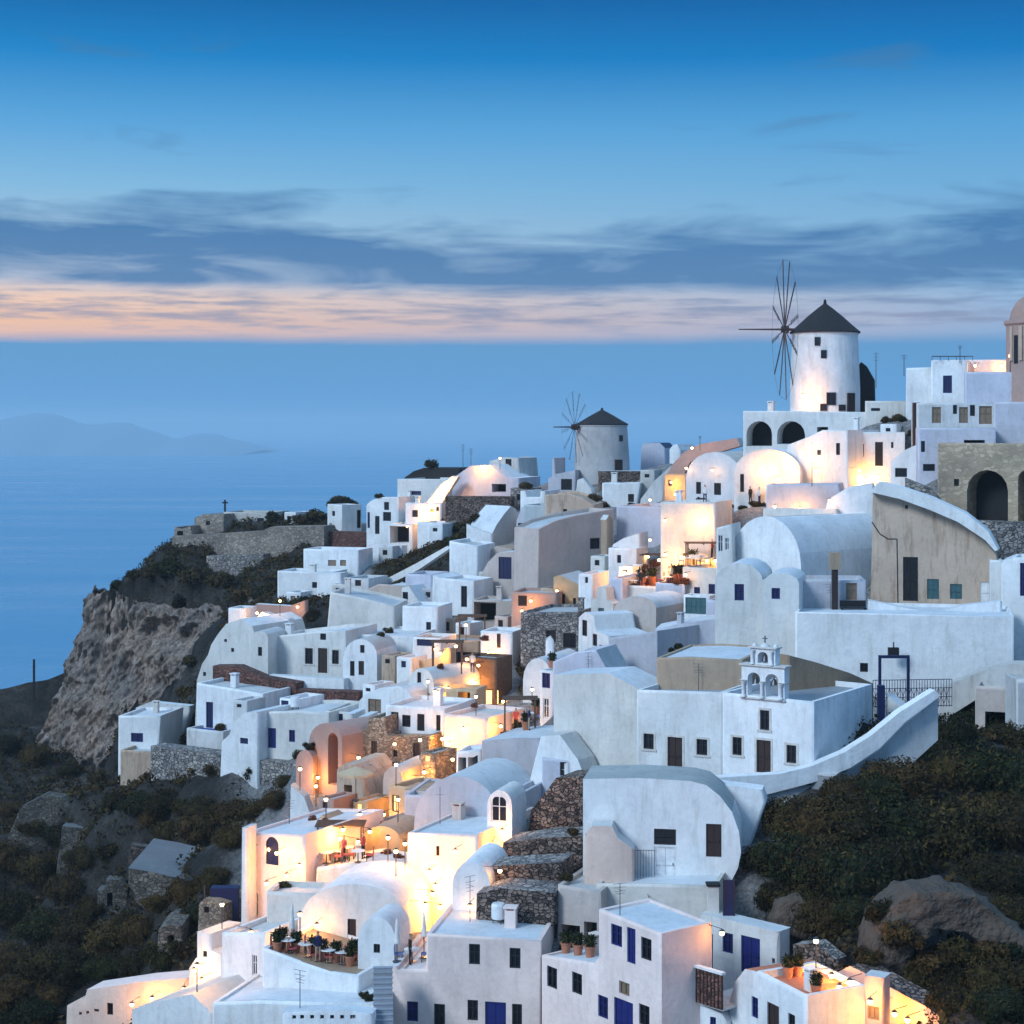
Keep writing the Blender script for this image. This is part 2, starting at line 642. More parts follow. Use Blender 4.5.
    # small square chimneys on flat roofs
    if S['cat'] == 'house' and S['par'] > 0 and Lh > 4 and D > 3.5 and rq.random() < .55:
        for i in range(len(O)):
            if tray(i) and O[i + 1][0] - O[i][0] > 2.5:
                p, q = O[i], O[i + 1]
                f = .15 + .7 * rq.random()
                cx, cz = p[0] + (q[0] - p[0]) * f, p[1] + (q[1] - p[1]) * f
                cy = D * (.3 + .55 * rq.random())
                w_, hh = .2 + .12 * rq.random(), .5 + .6 * rq.random()
                mb = MB()
                mb.box(cx - w_, cy - w_, cz - .3, cx + w_, cy + w_, cz + hh, mat)
                mb.box(cx - w_ - .07, cy - w_ - .07, cz + hh + .12, cx + w_ + .07, cy + w_ + .07, cz + hh + .2, mat)
                for ux in (-1, 1):
                    for uy in (-1, 1):
                        mb.box(cx + ux * (w_ - .05) - .05, cy + uy * (w_ - .05) - .05, cz + hh + .002, cx + ux * (w_ - .05) + .05, cy + uy * (w_ - .05) + .05, cz + hh + .118, mat)
                mb.build('chimney', ro or root)
                break
    for c in S['ch']:
        cx, ct, cw, ch_ = c[:4]
        s, t = lineit(cx, (A[0] + bk[0] * D * .4, A[1] + bk[1] * D * .4), e)
        zt = zof(ct, t) - base
        hw = cw / F * t / 2
        hh = ch_ / F * t
        mb = MB()
        v = D * .4
        mb.box(s - hw, v - hw, zt - hh, s + hw, v + hw, zt, mat)
        mb.box(s - hw - .08, v - hw - .08, zt + .003, s + hw + .08, v + hw + .08, zt + .12, mat)
        mb.build('chimney', ro or root, bevel=.04)
    return root
# =================================================================== every building and wall, far to near
# --- ruined castle and headland
H('long tan stone retaining wall under the castle ruins on the headland', [(172, 548), (172, 536), (215, 534), (262, 531), (270, 527), (324, 526), (324, 572), (262, 572), (262, 560)], 246, 238, 3, m='masonry', rm='masonry', name='retaining_wall', cat='wall', par=0)
H('rough grey rock buttress wall below the castle retaining wall', [(206, 588), (206, 556), (264, 554), (262, 590)], 241, 238, 2, m='greystone', rm='greystone', name='retaining_wall', cat='wall', par=0)
H('low roofless tan stone ruin at the seaward tip of the castle', [(173, 545), (174, 527), (181, 529), (190, 526), (193, 545)], 247, 246, 6, m='masonry', rm='masonry', cat='ruin', name='stone_ruin', o=[('v', 177, 531, 183, 537)])
H('brown square stone castle house with a small lit window', [(194, 540), (194, 518), (204, 514), (215, 516), (223, 514), (223, 540)], 249, 247, 5, m='masonry', rm='masonry', cat='ruin', name='stone_ruin', par=0, o=[('w', 206, 521, 210, 525)])
H('low blue white cottage on top of the castle beside a thin pole', (223, 268, 512, 532), 250, 248, 6, m='worn', rm='roofg', o=[('w', 228, 518, 232, 525), ('w', 257, 518, 264, 525)])
H('small white cube hut on the castle wall between dark trees', (284, 295, 512, 530), 249, 248, 4, o=[('w', 287, 516, 291, 523)])
H('white cube house with a tiny square window at the castle end', (327, 341, 504, 530), 246, 243, bx=362, m='white', o=[('w', 332, 511, 335, 516)], ro=[('k', 357, 510, 361, 528)])
H('dark red brown stone wall beneath the white cube house', (320, 367, 531, 556), 240, 236, 2, m='redstone', rm='redstone', name='retaining_wall', cat='wall', par=0)

# --- terraces left of the small mill
H('tall white house with two small stacked windows at the village edge', [(366, 560), (366, 505), (372, 500), (380, 497), (398, 497), (398, 560)], 232, 230, 7, o=[('w', 384, 502, 389, 510), ('w', 383, 512, 391, 521), ('k', 375, 516, 379.5, 534), ('p', 367, 512, 369.5, 528)])
H('white upper house with a blue canopy under a dark thatched ridge', [(397, 520), (397, 479), (446, 479), (446, 520)], 236, 233, 8, o=[('b', 411, 491, 421, 495)])
H('low dark thatched roof shed on the skyline left of the small mill', [(402, 482), (404, 478), (414, 471), (424, 468), (450, 468), (461, 468), (446, 481)], 244, 241, 6, m='thatch', rm='thatch', par=0, name='shed', cat='shed')
H('pinkish stair wall climbing to the skyline in warm lamp light', [(405, 522), (420, 509), (432, 496), (442, 484), (452, 476), (458, 477), (448, 492), (440, 506), (440, 530), (405, 530)], 229, 227, 1.2, m='white', rm='white', name='stair_wall', cat='wall', par=0)
H('white terrace house with one dark window and a lit patio', [(405, 548), (405, 503), (441, 503), (441, 548)], 226, 224, 5, o=[('w', 412, 510, 418, 517), ('w', 430, 509, 434, 512), ('w', 436, 507, 439, 511)])
H('small white house with an open brown awning porch', (388, 412, 524, 560), 223, 222, 5, o=[('v', 390, 526, 409, 543)])
H('low white parapet wall in front of the brown awning porch', (368, 403, 545, 562), 219, 218, 2, name='parapet_wall', cat='wall', par=0)
H('small plain white annex below the lit patio', (417, 442, 522, 545), 220, 218, 4)
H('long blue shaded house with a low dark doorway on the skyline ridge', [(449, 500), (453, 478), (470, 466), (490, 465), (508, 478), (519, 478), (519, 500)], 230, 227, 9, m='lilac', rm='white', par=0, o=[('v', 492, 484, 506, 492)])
H('white end house with a narrow dark window on the skyline', [(489, 482), (489, 461), (505, 457), (518, 458), (521, 482)], 236, 234, 6, m='worn', o=[('w', 505.5, 459, 511.5, 469)])
H('dark rubble stone wall under the blue shaded ridge house', (445, 512, 496, 512), 221, 219, 1.5, m='rubble', rm='rubble', name='stone_wall', cat='wall', par=0)
H('dark stone house wall with blue shutters beside the vaulted white roof', (510, 530, 488, 508), 222, 221, 4, m='greystone', rm='roofg', o=[('w', 517, 494, 522, 500)])
H('white gabled house with pale blue roof and pointed grey gable', [(491, 552), (491, 536), (497, 524), (505, 513), (511, 506), (516, 509), (521, 520), (521, 552)], 205, 208, 9, lx=466, m='greige', rm='roofw', par=0)
H('low white parapet with a sagging top below the pale blue roof', [(466, 545), (466, 524), (480, 530), (492, 534), (492, 545)], 201, 200, .5, m='clean', name='parapet_wall', cat='wall', par=0)
H('narrow white house with one tall dark window left of the big beige house', [(513, 560), (516, 522), (522, 507), (530, 507), (532, 560)], 206, 205, 5, m='lilac', o=[('w', 518, 523, 524, 536)])
H('white cube house with a tall slit window in a curving wall', [(431, 636), (432, 575), (440, 578), (452, 579), (473, 581), (474, 640)], 184, 182, 5, m='clean', o=[('w', 461, 586, 467, 607)])
H('tall plain white tower house beside the beige gable', [(449, 600), (449, 541), (477, 546), (477, 600)], 192, 191, 6, m='clean')
H('plain white end wall with a sloped beige shoulder', [(477, 600), (477, 560), (496, 546), (513, 549), (513, 600)], 196, 194, 4, m='greige', rm='tan', par=0)
H('grey lilac house with a large purple garage door', [(476, 600), (478, 580), (488, 562), (497, 553), (522, 551), (522, 600)], 188, 186, 4, m='greige', par=0, o=[('p', 498.5, 557, 511.5, 579)])
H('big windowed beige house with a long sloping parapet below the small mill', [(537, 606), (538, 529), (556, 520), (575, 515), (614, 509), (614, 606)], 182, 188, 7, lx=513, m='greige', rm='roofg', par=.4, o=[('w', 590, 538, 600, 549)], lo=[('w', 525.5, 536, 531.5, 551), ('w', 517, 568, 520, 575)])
H('thin brown pilaster wall at the right end of the big beige house', [(606, 552), (606, 520), (609, 515), (613.5, 520), (613.5, 552)], 181.5, 182, 1, m='tan', name='parapet_wall', cat='wall', par=0)
H('beige rooftop block behind the long sloping parapet', [(545, 520), (545, 495), (566, 493), (580, 497), (594, 505), (597, 520)], 200, 199, 8, m='beige', rm='beige', o=[('w', 563, 509, 567, 517)])
H('small white roof house with twin posts left of the beige rooftop block', [(520, 512), (520, 491), (526, 491), (526, 497), (540, 497), (540, 491), (545, 491), (545, 512)], 209, 208, 6)
H('grey flat roof room with a dark slot beside the beige rooftop block', (523, 546, 505, 528), 202, 201, 5, m='roofg', o=[('v', 535, 519, 545, 525)])
# --- small mill terrace
H('white house with a slender white chimney and dark window left of the small mill', [(548, 500), (548, 478), (552, 477), (552, 458), (555, 458), (555, 474), (575, 470), (575, 500)], 222, 221, 5, m='lilac', o=[('w', 561, 461.5, 567, 476)] and [('k', 561, 479, 572, 490)])
H('dark stone terrace wall under the small round mill', (598, 655, 471, 486), 219, 218, 5, m='rubble', rm='roofg', name='retaining_wall', cat='wall', par=0)
H('white house front below the terrace of the small mill', [(602, 505), (602, 483), (640, 483), (636, 505)], 213, 212, 4, m='clean', o=[('k', 628, 494, 634, 502)])
H('white sloping stair wall left under the small mill', [(573, 505), (577, 480), (583, 478), (592, 490), (593, 505)], 215, 214, 1, name='stair_wall', cat='wall', par=0)
H('little blue house with a dark blue roof right of the small mill', [(640, 470), (641, 447), (645, 443), (660, 443), (665, 448), (666, 470)], 232, 231, 6, m='lilac', rm='deepblue', par=0)
H('tiny white chapel roof on the skyline between the two mills', [(669, 462), (669, 450), (673, 445), (677, 444), (680, 450), (680, 462)], 226, 225, 4, m='clean', par=0)
H('pale diagonal stair wall climbing right of the small mill', [(640, 500), (655, 480), (680, 458), (690, 452), (694, 458), (672, 486), (655, 508), (640, 508)], 208, 206, 1.2, m='worn', name='stair_wall', cat='wall', par=0)
H('curved wall of the hillside path glowing pink in lamp light', [(661, 505), (664, 480), (672, 465), (684, 452), (700, 444), (737, 438), (740, 446), (706, 456), (690, 462), (684, 474), (684, 505)], 200, 196, 1.5, m='rose', rm='white', name='retaining_wall', cat='wall', par=0)  # rose colour carries the pink lamp light painted onto this wall
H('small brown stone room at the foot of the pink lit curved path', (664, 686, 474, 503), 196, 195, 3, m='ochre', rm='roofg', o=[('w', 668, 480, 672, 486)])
H('long blue shaded barrel roof under the curved path', [(686, 505)] + arc(686, 742, 478, 452) + [(742, 505)], 184, 181, 9, m='roofw', rm='roofw', o=[('k', 696, 482, 701, 494), ('k', 714, 483, 721, 495)])
H('white barrel roofed house left under the arcade of the large mill', [(734, 505)] + arc(734, 800, 472, 449) + [(800, 505)], 172, 170, 7, m='white', rm='roofw', o=[('k', 740, 474, 744, 492)])
H('white house with a stepped skyline edge in front of the small mill', (616, 677, 506, 545), 190, 187, 9, m='lilac', rm='roofw', par=.5)
H('white steps wall beside the grey barrel house', [(612, 572), (612, 545), (624, 538), (640, 533), (640, 572)], 176, 175, 3, m='white', par=0)
H('tiny white house with one slit window beside the orange lit terrace', (608, 636, 548, 580), 174, 173, 4, m='clean', o=[('w', 617, 555, 621, 563)])

# --- arcade terrace of the large mill
H('white terrace with two open arches below the large windmill', [(743, 455), (743, 411), (795, 411), (845, 412), (870, 412), (870, 455)], 182.5, 178, 13, m='white', rm='roofw', par=.5, o=[('A', 746.5, 421, 772, 446), ('A', 777, 421, 805, 444), ('v', 817, 427, 828, 432)])
H('dark conical thatched hut behind the large windmill', [(857, 410), (858, 366), (861, 362), (866, 366), (874, 380), (875, 410)], 193, 192.5, 1.6, m='thatch', rm='thatch', par=0, name='hut', cat='hut')
H('small white house behind a low hedge right of the large windmill', (865, 906, 401, 418), 178, 177, 5, m='white', o=[('w', 871, 408, 880, 411)])
H('long white house with a lamp lit wall below the arcade', [(785, 492), (787, 445), (810, 436), (822, 430), (847, 430), (849, 492)], 173, 169, 7, m='clean', o=[('w', 836, 443, 840, 455), ('W', 817, 450, 821, 455)])
H('recessed white house with a tall dark door and flat roof slab', [(848, 490), (848, 432), (905, 432), (905, 490)], 172, 171, 9, m='white', o=[('w', 858, 444, 864, 457), ('k', 875, 442, 883, 466), ('w', 891, 442, 893.5, 448)])
H('sloped white house with a wide dark window under the red brown post', [(889, 495), (890, 462), (905, 450), (916, 445), (922, 455), (923, 495)], 166, 164, 5, m='white', rm='white', par=0, o=[('w', 895, 468, 907, 477)])
H('flat white roof wall with a lamp above the smooth white vault', [(766, 520), (766, 485), (838, 484), (850, 520)], 163, 161, 5, m='lilac', rm='roofw', par=.3)
H('narrow white parapet lit by a lamp on the vault roof', (763, 838, 508, 516), 159, 157, .5, m='clean', name='parapet_wall', cat='wall', par=0)
H('bright white corner wall under the glowing terrace lamp', [(818, 520), (828, 500), (848, 488), (874, 483), (876, 522)], 158, 157, 3, m='clean', rm='clean', par=0)
# --- right skyline
H('left white cube house on the right skyline', [(905, 412), (906, 368), (932, 367), (932, 412)], 176, 175, 7, m='clean', ch=[])
H('taller white skyline house with one dark blue window', (931, 967, 360, 412), 173, 172, 7, m='clean', o=[('b', 943, 375.5, 952, 393)])
H('warm lit parapet house next to the pink dome tower', (952, 1016, 360, 384), 178, 176, 7, m='pink')
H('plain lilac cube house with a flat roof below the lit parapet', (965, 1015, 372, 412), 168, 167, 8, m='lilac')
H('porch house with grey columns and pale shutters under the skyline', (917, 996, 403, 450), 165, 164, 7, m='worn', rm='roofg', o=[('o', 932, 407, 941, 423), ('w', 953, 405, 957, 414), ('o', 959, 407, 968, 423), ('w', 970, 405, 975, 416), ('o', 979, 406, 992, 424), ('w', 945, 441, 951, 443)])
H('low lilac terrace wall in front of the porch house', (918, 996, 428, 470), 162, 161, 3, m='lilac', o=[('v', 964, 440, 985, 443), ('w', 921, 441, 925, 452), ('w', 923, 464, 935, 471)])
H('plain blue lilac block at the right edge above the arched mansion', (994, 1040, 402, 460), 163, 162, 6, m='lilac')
H('weathered beige mansion with one great dark arch', (937, 1045, 443, 590), 158, 153, 9, m='arcade', rm='arcade', par=.3, o=[('A', 967, 470, 1008, 524), ('w', 954, 479, 959, 486), ('A', 1018, 470, 1036, 524)])
H('beige arched mansion forecourt wall in dark shade', [(905, 560), (905, 478), (930, 488), (960, 520), (1012, 522), (1045, 522), (1045, 620), (1000, 620)], 153.5, 150.5, 1.5, m='greystone', rm='greystone', name='retaining_wall', cat='wall', par=0)
H('stained beige townhouse wall with a tall dark doorway and two shutters', [(870, 612), (873, 488), (900, 497), (930, 509), (958, 522), (985, 541), (996, 555), (1001, 580), (1001, 612)], 148, 145, 2.5, m='beige', rm='beige', par=0, o=[('k', 903, 557, 918, 601), ('t', 927, 579, 939, 599), ('t', 950, 584, 962, 599), ('g', 980, 582, 996, 603), ('w', 905, 505, 908, 509)])
H('broad white sloping stair coping above the stained beige wall', [(870, 492), (878, 482), (900, 487), (930, 497), (965, 513), (988, 531), (998, 550), (995, 551), (985, 540), (958, 522), (930, 510), (900, 499)], 146.9, 143.6, 2.2, m='clean', rm='clean', name='stair_wall', cat='wall', par=0, sink=0)
H('narrow white house edge with a dark blue door at the right border', [(1001, 700), (1001, 562), (1012, 558), (1040, 556), (1040, 700)], 141, 140, 5, m='white', o=[('b', 1020, 563, 1026, 596)])
H('blue white end wall of the stained beige townhouse', (990, 1003, 560, 612), 144, 143.8, 2, m='clean')
# --- big vault and its neighbours
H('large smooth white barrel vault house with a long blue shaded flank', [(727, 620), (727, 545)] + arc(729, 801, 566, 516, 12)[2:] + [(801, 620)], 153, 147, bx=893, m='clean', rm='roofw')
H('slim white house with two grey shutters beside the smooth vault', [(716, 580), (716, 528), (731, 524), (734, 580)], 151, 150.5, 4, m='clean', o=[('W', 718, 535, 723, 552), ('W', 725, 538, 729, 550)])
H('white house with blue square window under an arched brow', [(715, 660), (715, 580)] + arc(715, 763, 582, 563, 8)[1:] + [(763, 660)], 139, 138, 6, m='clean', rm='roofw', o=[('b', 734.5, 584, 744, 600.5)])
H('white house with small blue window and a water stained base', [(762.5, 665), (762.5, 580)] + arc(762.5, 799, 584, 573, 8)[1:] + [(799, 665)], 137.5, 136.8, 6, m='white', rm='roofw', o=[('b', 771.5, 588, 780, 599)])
H('plain lilac side house between stained base and brown chimney pipe', (799, 866, 580, 625), 140, 139.5, 5, m='lilac', rm='roofw', o=[('o', 846, 574.5, 857, 596)] and [('o', 846, 583, 857, 600)])
H('long smooth white terrace wall with a single rusty lamp post', (795, 1014, 612, 702), 134.5, 131, 9, m='white', rm='roofw', name='retaining_wall', cat='wall', par=.25, o=[('w', 860, 663, 868, 672)])
H('low white kerb wall along the upper alley', [(862, 622), (868, 600), (900, 607), (935, 613), (965, 605), (1002, 601), (1002, 622)], 139, 137, 1, m='clean', name='parapet_wall', cat='wall', par=0)
# --- lit terrace block
H('white courtyard wall with a lamp and an orange tree', [(660, 570), (660, 502), (715, 502), (716, 570)], 165, 163, 6, m='clean', rm='roofw')
H('white house with two square windows under the lit rooftop bar', (682, 724, 567, 625), 158, 156, 6, m='clean', rm='tan', o=[('b', 694, 587, 700, 598), ('b', 708.5, 584, 715, 594)])
H('dark blue painted courtyard gate in a white frame wall', (683, 709, 595, 622), 153, 152, 2, m='clean', o=[('t', 685, 597, 706.5, 614)])
H('white wall pier at the right of the blue courtyard gate', (706, 718, 600, 640), 151, 150.5, 2, m='lilac')
H('white lamp lit house front under the orange terrace', (620, 660, 585, 622), 162, 160, 5, m='clean', rm='tan')
H('plain lilac house wall between lit terrace and blue gate', (655, 684, 583, 625), 158, 157, 5, m='lilac', rm='tan')
H('low grey barrel vault roof with a white rim', [(614, 635), (614, 608)] + arc(616, 656, 608, 596, 8)[1:] + [(656, 635)], 153, 151, 6, m='greige', rm='roofw')
H('slender white house with a single high slit window', (578, 592, 574, 625), 166, 165.5, 5, m='clean', o=[('w', 585, 577, 588, 583)])
H('white house crowned by a little arched bell gable and a teal door', [(591, 640), (591, 600), (596, 598), (597, 591)] + arc(597, 606, 591, 586, 5)[1:-1] + [(606, 591), (607, 600), (613, 604), (613, 640)], 160, 159, 5, m='clean', par=0, o=[('t', 598, 608, 604, 628), ('A', 599.5, 590, 603.5, 597)][:1])
H('tall white corner house with a blue shaded upper storey', (610, 622, 578, 632), 161, 160.5, 6, m='lilac')
H('white stepped gable with three narrow dark windows', [(577, 665), (578, 618), (585, 612), (592, 615), (594, 630), (608, 636), (609, 670)], 152, 147, 4, m='clean', rm='roofw', par=0, o=[('w', 582, 620, 587, 636), ('w', 592.5, 634, 597, 646), ('w', 591, 649, 595, 659), ('w', 599, 645, 603, 655)])
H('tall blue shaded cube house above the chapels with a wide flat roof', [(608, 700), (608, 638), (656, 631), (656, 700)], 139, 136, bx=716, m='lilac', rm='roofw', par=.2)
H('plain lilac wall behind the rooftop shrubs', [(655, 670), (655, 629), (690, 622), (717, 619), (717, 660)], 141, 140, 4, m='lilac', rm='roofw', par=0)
H('big blank blue white wall left of the twin chapels', [(552, 800), (553, 675), (608, 673), (641, 690), (641, 800)], 124, 120.5, 4, m='white', rm='roofw', par=0)
# --- middle valley
H('orange lit gable house with two slit windows', [(552, 620), (553, 577), (560, 575), (582, 586), (579, 620)], 172, 171, 6, m='ochre', rm='roofg', par=0, o=[('w', 561, 594, 565, 604), ('w', 573, 598, 576, 605)])  # ochre holds the orange lamp light as painted colour
H('pinkish low house with a square black doorway', (511, 556, 592, 625), 170, 169, 5, m='rose', rm='roofg', o=[('k', 518, 595.5, 527, 606)])
H('dark open garage under a narrow grey roof edge', (472, 512, 600, 628), 178, 177, 5, m='greige', o=[('v', 474, 602, 496, 622)])
H('grey blue flat roofed house with dark shuttered wall', [(520, 665), (520, 612), (578, 612), (578, 665)], 161, 159, 8, m='greystone', rm='roofg', o=[('w', 563, 633, 576, 648), ('w', 546, 630, 556, 642)])
H('slender white chimney stack above the dark hollow', [(545, 665), (546, 640), (551, 637), (554, 641), (554, 665)], 152, 152, 1.2, m='clean', name='chimney_stack', cat='chimney', par=0)
H('white house with rounded flank at the dark hollow', [(523, 700)] + arc(523, 552, 680, 658, 8) + [(552, 700)], 147, 146, 7, m='white', rm='roofw')
H('white house edge with two dark windows above the cafe terrace', (539, 556, 670, 735), 137, 136, 5, m='clean', o=[('b', 541.5, 672, 550, 688), ('W', 543, 698, 549, 718)])
H('grey terrace parapet with flower pots above the big blank wall', [(550, 690), (552, 662), (575, 652), (596, 650), (610, 675), (610, 690)], 134, 132, 4, m='lilac', rm='roofg', par=.4)
H('tall brown timber framed cafe with a glowing ground floor', (461, 496, 656, 712), 152, 150.4, 3, m='wood_brown', rm='roofg', o=[('n', 463, 662, 470, 700), ('L', 466, 668, 476, 676)])
H('small white cube with dark blue door above the brown cafe', (480, 512, 631, 660), 163, 162, 4, m='clean', o=[('n', 497, 633, 501, 648)])
H('white sunlit cube left of the brown cafe roof', (402, 437, 606, 636), 176, 175, 5, m='clean', o=[('w', 426, 622, 431, 630)])
H('low terrace house with a dark wide window slot', (412, 440, 637, 668), 166, 165, 4, m='white', rm='tan', o=[('b', 416, 639, 432, 646)])
H('orange lit retaining wall of the sunken patio', [(412, 668), (412, 662), (440, 657), (446, 648), (450, 648), (450, 668)], 160, 158, 1, m='ochre', name='retaining_wall', cat='wall', par=0)
H('flat grey blue house left of the orange patio', (436, 478, 640, 668), 169, 168, 5, m='tan', rm='roofg', o=[('k', 456, 652, 476, 668)])
H('thin white rim wall beside the diagonal hedge', [(345, 612), (362, 590), (384, 580), (415, 564), (447, 546), (449, 549), (418, 570), (390, 584), (380, 612)], 199, 192, 1, m='clean', name='stair_wall', cat='wall', par=0)
H('small grey house at the lower end of the diagonal hedge', (345, 368, 578, 605), 192, 191, 5, m='worn', rm='roofg', o=[('w', 355, 580, 361, 586)])
H('pale blue flat roof house below the white rim wall', [(365, 620), (365, 590), (378, 584), (408, 586), (408, 620)], 189, 187, 7, m='greige', rm='roofw', par=.3)
H('blue shaded cube house beside the curving slit window wall', (405, 431, 574, 606), 188, 187, 5, m='lilac', rm='roofg')
H('white gable shoulder with a small black window', [(401, 622), (401, 588), (409, 586), (420, 604), (421, 622)], 185, 184, 3, m='clean', par=0, o=[('w', 402.5, 592, 408, 600)])
H('large blank white slanted wall above the villa roofs', [(324, 650), (330, 592), (362, 598), (394, 606), (394, 650)], 178, 177, 7, bx=408, m='clean', rm='roofg', par=.3)
H('long white house with brown doors on the upper left slope', (303, 358, 549, 580), 214, 212, 5, m='clean', o=[('o', 328, 560, 336, 566), ('o', 340, 560, 346, 566)])
H('flat white house at the left end of the upper slope', (277, 331, 571, 600), 209, 207, 5, m='white', o=[('w', 312, 582, 317, 588)])
H('ragged white pier beside the hedge of the upper slope', [(316, 604), (317, 574), (341, 573), (341, 584), (330, 604)], 205, 204, 2, m='clean', par=0)
H('pink lit low terrace wall above the blue villa', [(262, 630), (250, 612), (256, 604), (290, 606), (306, 600), (306, 612), (280, 630)], 187, 186, 1, m='rose', rm='white', name='parapet_wall', cat='wall', par=0)
# --- blue white villa
H('lumpy whitewashed cave house mass at the far left of the villas', [(193, 705), (197, 680), (202, 664), (208, 655), (211, 645), (218, 634), (226, 624), (240, 619), (252, 626), (256, 640), (256, 705)], 177, 173, 8, m='clean', rm='clean', par=0, o=[('w', 224, 639, 227, 642), ('w', 231, 648, 234, 652), ('w', 203, 672, 206, 676)])
H('slim white bell tower with a rounded cap and slit window', [(251, 680), (251, 640)] + arc(251, 268, 638, 631, 6) + [(268, 680)], 169, 168.5, 4, m='clean', o=[('w', 258, 647, 262, 656)])
H('small white cube lantern room above the lumpy cave house', (228, 245, 608, 626), 181, 180.5, 3, m='clean')
H('curved white garden wall glowing in yellow lamp light', [(246, 640), (250, 624), (262, 612), (280, 618), (289, 619), (289, 640)], 180, 178, 1, m='clean', name='parapet_wall', cat='wall', par=0)
H('long blue white villa with a brown double door and tall windows', [(268, 690), (268, 637), (320, 631), (345, 631), (345, 690)], 171, 168, 7, m='white', rm='roofw', par=.3, o=[('s', 305, 648, 313, 664), ('N', 318, 648, 327.5, 673), ('s', 332, 650, 339, 664), ('w', 320, 633.5, 326, 640)])
H('blue flat villa roof wing behind the arch fronted house', (345, 412, 634, 665), 171, 169, 8, m='white', rm='roofw', par=.2, o=[('v', 376, 652, 392, 672, 1)])
H('arch fronted white house with a red leaf door', [(343, 696), (343, 656)] + arc(344, 377, 656, 639, 10) + [(377, 696)], 164, 163, 5, m='clean', rm='roofw', o=[('w', 360, 645, 364.5, 653), ('k', 350, 661, 354.5, 676), ('n', 358.5, 661, 364, 675), ('k', 336, 678, 343, 684)][:3])
H('reddish brown stone garden wall sloping below the bell tower', [(212, 690), (212, 666), (236, 666), (262, 677), (297, 683), (297, 700)], 166, 163, 1.5, m='redstone', rm='redstone', name='stone_wall', cat='wall', par=0)
H('reddish brown straight stone wall below the arch fronted house', (297, 359, 690, 712), 161, 159.5, 1.5, m='redstone', rm='redstone', name='stone_wall', cat='wall', par=0)
H('white capped ledge wall between the villa and the brown walls', [(268, 692), (268, 675), (345, 679), (345, 692)], 165.5, 163, 1, m='clean', name='parapet_wall', cat='wall', par=0)
H('white lower villa with a blue side door and courtyard', [(196, 730), (196, 683), (240, 690), (262, 694), (262, 730)], 162, 159, 6, m='clean', rm='roofw', par=.3, o=[('p', 206, 702, 213, 728)])
H('white stepped gable house with one low blue window', [(219, 750), (221, 742), (229, 735), (234, 722), (244, 713), (258, 712), (258, 750)], 153, 151, 5, m='clean', par=0, o=[('b', 240, 738, 248, 744)])
H('white house with a blue double door and small window', [(258, 750), (258, 712), (300, 711), (328, 713), (328, 750)], 152.5, 150, 7, m='white', rm='roofw', par=.3, o=[('D', 266, 728, 276, 748), ('b', 289, 730, 295, 742)])
H('tiny white dormer box with a blue window', (279, 297, 698, 712), 156, 155, 4, m='clean', o=[('b', 281, 700.5, 288.5, 709)])
H('white terrace parapet with blue windows under the brown wall', (324, 358, 711, 735), 152, 151, 5, m='white', rm='roofw', o=[('b', 326, 713, 333, 721), ('b', 338, 713, 343, 721)])
H('ruddy rubble retaining wall under the blue door house', (150, 300, 746, 776), 158, 149, 2, m='greystone', rm='greystone', name='retaining_wall', cat='wall', par=0)
H('lone white cube house at the cliff edge with a blue window', [(117, 752), (118, 716), (160, 716), (150, 752)], 178, 177, 6, m='white', rm='roofw', o=[('b', 131, 733, 143, 742)])
H('beige plinth house under the lone white cube', (120, 152, 750, 778), 175, 174, 4, m='beige', rm='roofg')
H('white low wall on the terrace left of the villa courtyard', [(135, 708), (150, 702), (190, 706), (190, 712), (150, 712)], 186, 184, 1, m='worn', name='parapet_wall', cat='wall', par=0)
H('blue paved patio block with a low white wall', (186, 222, 728, 750), 160, 158, 6, m='worn', rm='bluecloth', par=.25)
# --- centre left
H('white vaulted house with a large shutter in a raised frame', [(357, 735), (358, 702), (366, 694), (380, 688), (400, 686), (411, 690), (411, 735)], 151, 149, 8, m='clean', rm='roofw', par=0, o=[('o', 368, 699, 381, 713)])
H('round fronted small white tower house', [(389, 735)] + arc(389, 411, 698, 687, 6) + [(411, 735)], 146, 145, 4, m='white', rm='roofw')
H('arch gabled white house with a lamp lit brown porch', [(408, 712), (408, 690)] + arc(408, 434, 686, 668, 8) + [(434, 712)], 149, 147, bx=480, m='clean', rm='roofw', o=[('w', 417, 672, 421, 684), ('w', 416, 691, 422, 700), ('N', 425.5, 693, 430, 706)])
H('brown porch block with a row of dark seats beside the arch gable', (433, 476, 688, 712), 146, 145, 3, m='ochre', rm='tan', o=[('v', 436, 692, 446, 706), ('v', 458, 692, 470, 706)])
H('white villa front with four dark openings and small terrace', (385, 444, 705, 745), 141, 139, 6, m='clean', rm='roofw', o=[('k', 391, 712, 398.5, 729), ('w', 402, 715, 410.5, 727), ('k', 417, 714, 424.5, 731), ('w', 436, 715, 440.5, 731)])
H('lamp lit cream house with a flat blue roof', (443, 487, 714, 760), 138, 136, 6, m='pink', rm='roofw')
H('low white outhouse with posts on the brown villa roof', [(344, 742), (345, 714), (353, 714), (353, 722), (358, 722), (358, 717), (366, 717), (366, 742)], 146, 145.5, 3, m='clean', par=0)
H('old brown stone villa with five small windows', [(338, 800), (340, 732), (366, 728), (368, 718), (384, 718), (386, 735), (430, 736), (432, 800)], 140, 137, 7, m='villastone', rm='tan', par=.2, o=[('w', 352, 748, 356.5, 758), ('n', 371, 741, 377, 757), ('w', 393, 750, 397.5, 757), ('n', 413, 743, 420, 763), ('w', 391, 762, 397, 768)])
H('pink rounded half vault house with a dark arched opening', [(309, 790), (309, 752)] + arc(309, 342, 742, 723, 10) + [(342, 790)], 140, 137.5, 6, m='rose', rm='rose', o=[('v', 328, 733, 338, 785, 1)])
